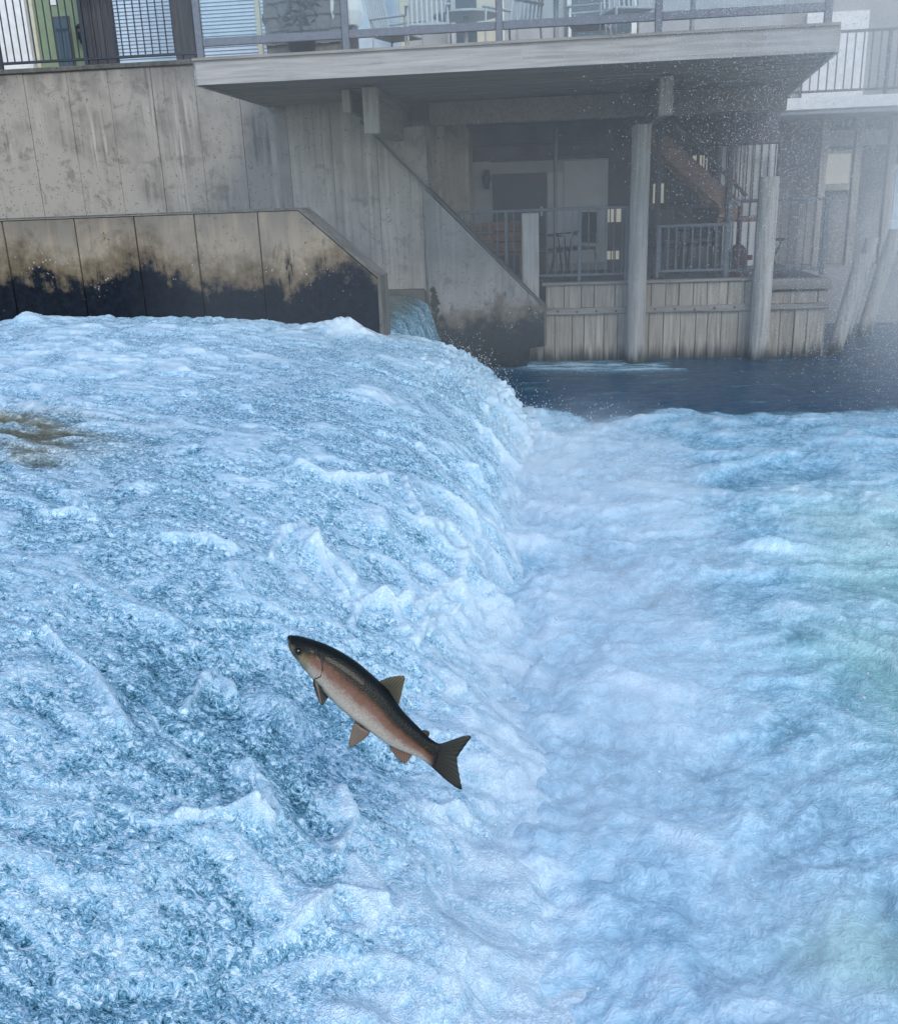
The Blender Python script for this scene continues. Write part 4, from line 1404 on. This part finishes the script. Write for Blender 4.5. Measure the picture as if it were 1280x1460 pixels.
        for nm, r_, mt, dy in (('eye', .0108, plain('eye_ring', (.06, .045, .02), .3, .2), 0), ('pupil', .0098, plain('pupil_black', (.004, .004, .005), .05, .1), .0036)):
            v, f = [], []
            for i in range(7):
                for k in range(12):
                    a1 = math.pi * i / 6; a2 = 2 * math.pi * k / 12
                    v.append((e.x + r_ * math.sin(a1) * math.cos(a2), e.y + s * dy + r_ * .75 * math.cos(a1), e.z + r_ * math.sin(a1) * math.sin(a2)))
            for i in range(6):
                for k in range(12):
                    f.append((i * 12 + k, i * 12 + (k + 1) % 12, (i + 1) * 12 + (k + 1) % 12, (i + 1) * 12 + k))
            b = MB(); b.add(v, f, True); b.build(nm, mt, root)

    def fin(name, base, tips, mat, nr=14, y0=0.0, y1=0.0, thick=.0022):
        """fin spread by rays from the base line to the tip line (drawing positions)"""
        base = np.array([L(p) for p in base]); tips = np.array([L(p) for p in tips])

        def res(a, t):
            d_ = np.concatenate([[0], np.cumsum(np.linalg.norm(np.diff(a, axis=0), axis=1))])
            d_ = d_ / d_[-1]
            return np.stack([np.interp(t, d_, a[:, k]) for k in range(2)], 1)
        m_ = nr * 2 + 1
        t = np.linspace(0, 1, m_)
        bp, tp_ = res(base, t), res(tips, t)
        rows = 9
        V, Fs, ra, ti = [], [], [], []
        for side in (-1, 1):
            for j in range(rows):
                q = j / (rows - 1)
                for i in range(m_):
                    p = bp[i] * (1 - q) + tp_[i] * q
                    isr = 1.0 if i % 2 else 0.0
                    if j == rows - 1: p = p + (tp_[i] - bp[i]) * (.006 if isr else -.01)
                    hh = thick * (1 - .75 * q) * (.55 + .45 * isr)
                    V.append((p[0], y0 + (y1 - y0) * q + side * hh, p[1])); ra.append(isr); ti.append(q)
        o0 = rows * m_
        for j in range(rows - 1):
            for i in range(m_ - 1):
                a = j * m_ + i
                Fs.append((a, a + 1, a + m_ + 1, a + m_)); Fs.append((o0 + a, o0 + a + m_, o0 + a + m_ + 1, o0 + a + 1))
        for i in range(m_ - 1):
            a = (rows - 1) * m_ + i
            Fs.append((a, a + 1, o0 + a + 1, o0 + a)); Fs.append((i, o0 + i, o0 + i + 1, i + 1))
        for j in range(rows - 1):
            for i in (0, m_ - 1):
                a = j * m_ + i
                Fs.append((a, a + m_, o0 + a + m_, o0 + a))
        b = MB(); b.add(V, Fs, True)
        ob = b.build(name, mat, root)
        for nm, arr in (('ray', ra), ('tip', ti)):
            at = ob.data.attributes.new(nm, 'FLOAT', 'POINT'); at.data.foreach_set('value', arr)
        return ob

    m_dark = fin_material('dark_fin', (.004, .004, .005), (.05, .06, .045))
    m_ol = fin_material('olive_fin', (.03, .028, .016), (.20, .18, .085))
    m_pale = fin_material('pale_fin', (.22, .165, .12), (.30, .225, .16))
    m_pink = fin_material('rosy_fin', (.26, .15, .105), (.30, .21, .14))
    m_pect = fin_material('pectoral_fin_skin', (.02, .022, .02), (.13, .12, .07))
    fin('dorsal_fin', [(640, 372), (672, 402), (712, 458), (748, 508)], [(652, 360), (700, 342), (752, 333), (788, 333), (790, 352), (780, 392), (770, 440), (757, 486), (754, 503)], m_ol, 13)
    fin('adipose_fin', [(880, 648), (912, 684)], [(896, 642), (918, 645), (931, 656), (928, 676), (918, 684)], m_dark, 4, thick=.0035)
    fin('tail_fin', [(968, 722), (958, 790), (930, 840)], [(1000, 722), (1050, 702), (1110, 680), (1150, 671), (1171, 681), (1140, 722), (1108, 768), (1086, 800), (1090, 850), (1103, 920), (1117, 986), (1085, 975), (1030, 935), (980, 890), (945, 858)], m_dark, 20, thick=.003)
    fin('anal_fin', [(696, 722), (760, 755), (835, 775)], [(706, 752), (735, 795), (765, 822), (790, 838), (808, 820), (828, 792)], m_pink, 10)
    for s in (-1, 1):
        fin('pelvic_fin', [(508, 592), (548, 622), (592, 648)], [(496, 610), (482, 660), (474, 708), (480, 738), (505, 722), (550, 695), (588, 660)], m_pale, 11, s * .014, s * .022)
        fin('pectoral_fin', [(272, 340), (290, 356), (312, 372)], [(276, 372), (292, 430), (310, 470), (325, 492), (340, 478), (350, 455), (336, 420)], m_pect, 10, s * .02, s * .034)


build_salmon()


# ------------------------------------------------------------------ spray
def drops(name, label, pts, rad, mat, squash=1.0):
    """many small drops, one mesh: octahedra"""
    pts = np.asarray(pts, np.float32); n = len(pts)
    rad = np.asarray(rad, np.float32)
    base = np.array([(1, 1, 1), (-1, -1, 1), (-1, 1, -1), (1, -1, -1)], np.float32)
    fc = np.array([(0, 2, 1), (0, 1, 3), (0, 3, 2), (1, 2, 3)], np.int32)
    V = pts[:, None, :] + base[None] * rad[:, None, None]
    Fc = fc[None] + (np.arange(n, dtype=np.int32) * 4)[:, None, None]
    me = bpy.data.meshes.new(name)
    me.vertices.add(n * 4); me.vertices.foreach_set('co', V.reshape(-1))
    me.loops.add(n * 12); me.loops.foreach_set('vertex_index', Fc.reshape(-1))
    me.polygons.add(n * 4); me.polygons.foreach_set('loop_start', np.arange(0, n * 12, 3, dtype=np.int32))
    me.polygons.foreach_set('use_smooth', np.ones(n * 4, bool))
    me.update(calc_edges=True)
    me.materials.append(mat)
    return tag(inst(name, me), label, kind='stuff')


g = NG('spray_drop')
df = g.n('ShaderNodeBsdfDiffuse'); df.inputs[0].default_value = (.9, .92, .94, 1)
tl = g.n('ShaderNodeBsdfTranslucent'); tl.inputs[0].default_value = (.95, .96, .97, 1)
gs = g.n('ShaderNodeBsdfGlossy'); gs.inputs['Roughness'].default_value = .25
m1 = g.n('ShaderNodeMixShader'); m1.inputs[0].default_value = .6
g.put(m1.inputs[1], df.outputs[0]); g.put(m1.inputs[2], tl.outputs[0])
m2 = g.n('ShaderNodeMixShader'); m2.inputs[0].default_value = .15
g.put(m2.inputs[1], m1.outputs[0]); g.put(m2.inputs[2], gs.outputs[0])
M['drop'] = g.fin(m2.outputs[0])
rs = np.random.RandomState(5)
# fine spray blown up over the right half of the pool
N = 1500000
yy = rs.uniform(2.4, 6.5, N)
p = np.stack([rs.uniform(-.25, .5, N) * yy + rs.uniform(-.2, .2, N), yy, rs.uniform(1.2, 4.0, N)], 1)
side = p[:, 0] / yy
hgt = (p[:, 2] - 2.25) / yy
wgt = sstep(side + .55 * hgt, -.02, .34) ** 2.0 * sstep(hgt + .25 * side, -.20, -.02) + .002
p = p[rs.rand(N) < wgt]
p = p[:190000]
r = (.00055 + .0010 * rs.rand(len(p)) ** 5) * (p[:, 1] / 4.0)
drops('spray_droplets', 'fine white droplets of spray drifting in the air over the pool', p, r, M['drop'])
# thrown drops along the lip and the foot of the falls
pts, rad = [], []
for k in range(2600):
    y = rs.uniform(2.0, 10.2)
    x = -.55 + .28 * rs.randn() + (.0 if rs.rand() < .6 else rs.uniform(0, 1.2))
    z = max(.05, np.interp(x, PX, PZ)) + abs(rs.randn()) * .11
    pts.append((x, y, z)); rad.append(rs.uniform(.0016, .0042) * (y / 6) ** .5)
for k in range(220):                                  # clots thrown off the limb at the far end
    t = rs.rand()
    x = -1.35 + 1.1 * t + .05 * rs.randn(); y = rs.uniform(9.4, 10.2)
    z = np.interp(x, PX, PZ) + abs(rs.randn()) * .07 + .04
    pts.append((x, y, z)); rad.append(rs.uniform(.0012, .0035))
drops('splash_drops', 'white drops thrown off the lip and foot of the falls', pts, rad, M['drop'])

# large clear drops in the air before the pool
g = NG('clear_drop')
g.bsdf((.75, .85, .9), .03, IOR=1.33, Transmission_Weight=.6)
M['cleardrop'] = g.m
b = MB()
ico = []
for k in range(280):
    c = Vector((rs.uniform(-.2, 1.5), rs.uniform(1.5, 3.6), rs.uniform(.35, 1.5)))
    r_ = rs.uniform(.0007, .0030) * (1 if rs.rand() < .8 else 1.7)
    v, f = [], []
    for i in range(5):
        for q in range(8):
            a1, a2 = math.pi * i / 4, 2 * math.pi * q / 8
            v.append((c.x + r_ * math.sin(a1) * math.cos(a2), c.y + r_ * math.sin(a1) * math.sin(a2), c.z + r_ * math.cos(a1)))
    for i in range(4):
        for q in range(8):
            f.append((i * 8 + q, i * 8 + (q + 1) % 8, (i + 1) * 8 + (q + 1) % 8, (i + 1) * 8 + q))
    b.add(v, f, True)
tag(b.build('clear_drops', M['cleardrop']), 'scattered clear water drops flying over the pool', kind='stuff')


# mist: drifting spray, denser to the upper right in place of a sunlit beam
def mist(name, label, lo, hi, dens, node_fn, aniso=.5, color=(.88, .94, 1.0)):
    g = NG(name + '_volume')
    v = g.n('ShaderNodeVolumePrincipled')
    v.inputs['Color'].default_value = (*color, 1)
    v.inputs['Anisotropy'].default_value = aniso
    g.put(v.inputs['Density'], g.math('MULTIPLY', node_fn(g), dens))
    g.t.links.new(v.outputs[0], g.out.inputs['Volume'])
    b = MB(); b.box(*[k for ab in zip(lo, hi) for k in ab])
    o = b.build(name, g.m)
    return tag(o, label, kind='stuff')


def dens_right(g):
    P = g.coord('Position')
    x, y, z = g.sep(P)
    n = g.noise(P, .55, 3, .55, .4)
    s = g.math('ADD', g.math('SUBTRACT', x, g.math('MULTIPLY', y, .20)), g.math('MULTIPLY', g.math('SUBTRACT', z, 2.1), .40))
    s = g.math('ADD', s, g.math('MULTIPLY', g.math('SUBTRACT', n, .5), 1.1))
    a = g.step(s, -.35, 1.7)
    a = g.math('MULTIPLY', a, g.step(z, -.1, .9))
    return g.math('ADD', g.math('MULTIPLY', a, .62), g.math('MULTIPLY', g.step(z, .1, 1.0), .19))


mist('spray_mist', 'bright drifting spray mist hanging over the right side', (-3.4, 7.2, -.3), (9.5, 13.2, 8.0), .15, dens_right, .1, (1, .985, .95))  # warm tint puts golden sunlight into the mist colour


def dens_foot(g):
    x, y, z = g.sep(g.coord('Position'))
    n = g.noise(g.coord('Position'), 1.6, 4, .6, .5)
    dx = g.math('DIVIDE', g.math('SUBTRACT', x, .25), .85)
    dz = g.math('DIVIDE', z, .55)
    d = g.math('ADD', g.math('MULTIPLY', dx, dx), g.math('MULTIPLY', dz, dz))
    a = g.math('SUBTRACT', 1.0, g.step(d, .0, 1.6))
    a = g.math('MULTIPLY', a, g.step(n, .32, .68))
    return g.math('MULTIPLY', a, g.math('MULTIPLY', g.step(y, 1.0, 2.2), g.math('SUBTRACT', 1.0, g.step(y, 7.4, 9.4))))


mist('foot_mist', 'low white mist thrown up along the foot of the falls', (-.9, 1.0, -.2), (1.9, 10.2, .9), .75, dens_foot, .1, (1, 1, 1))
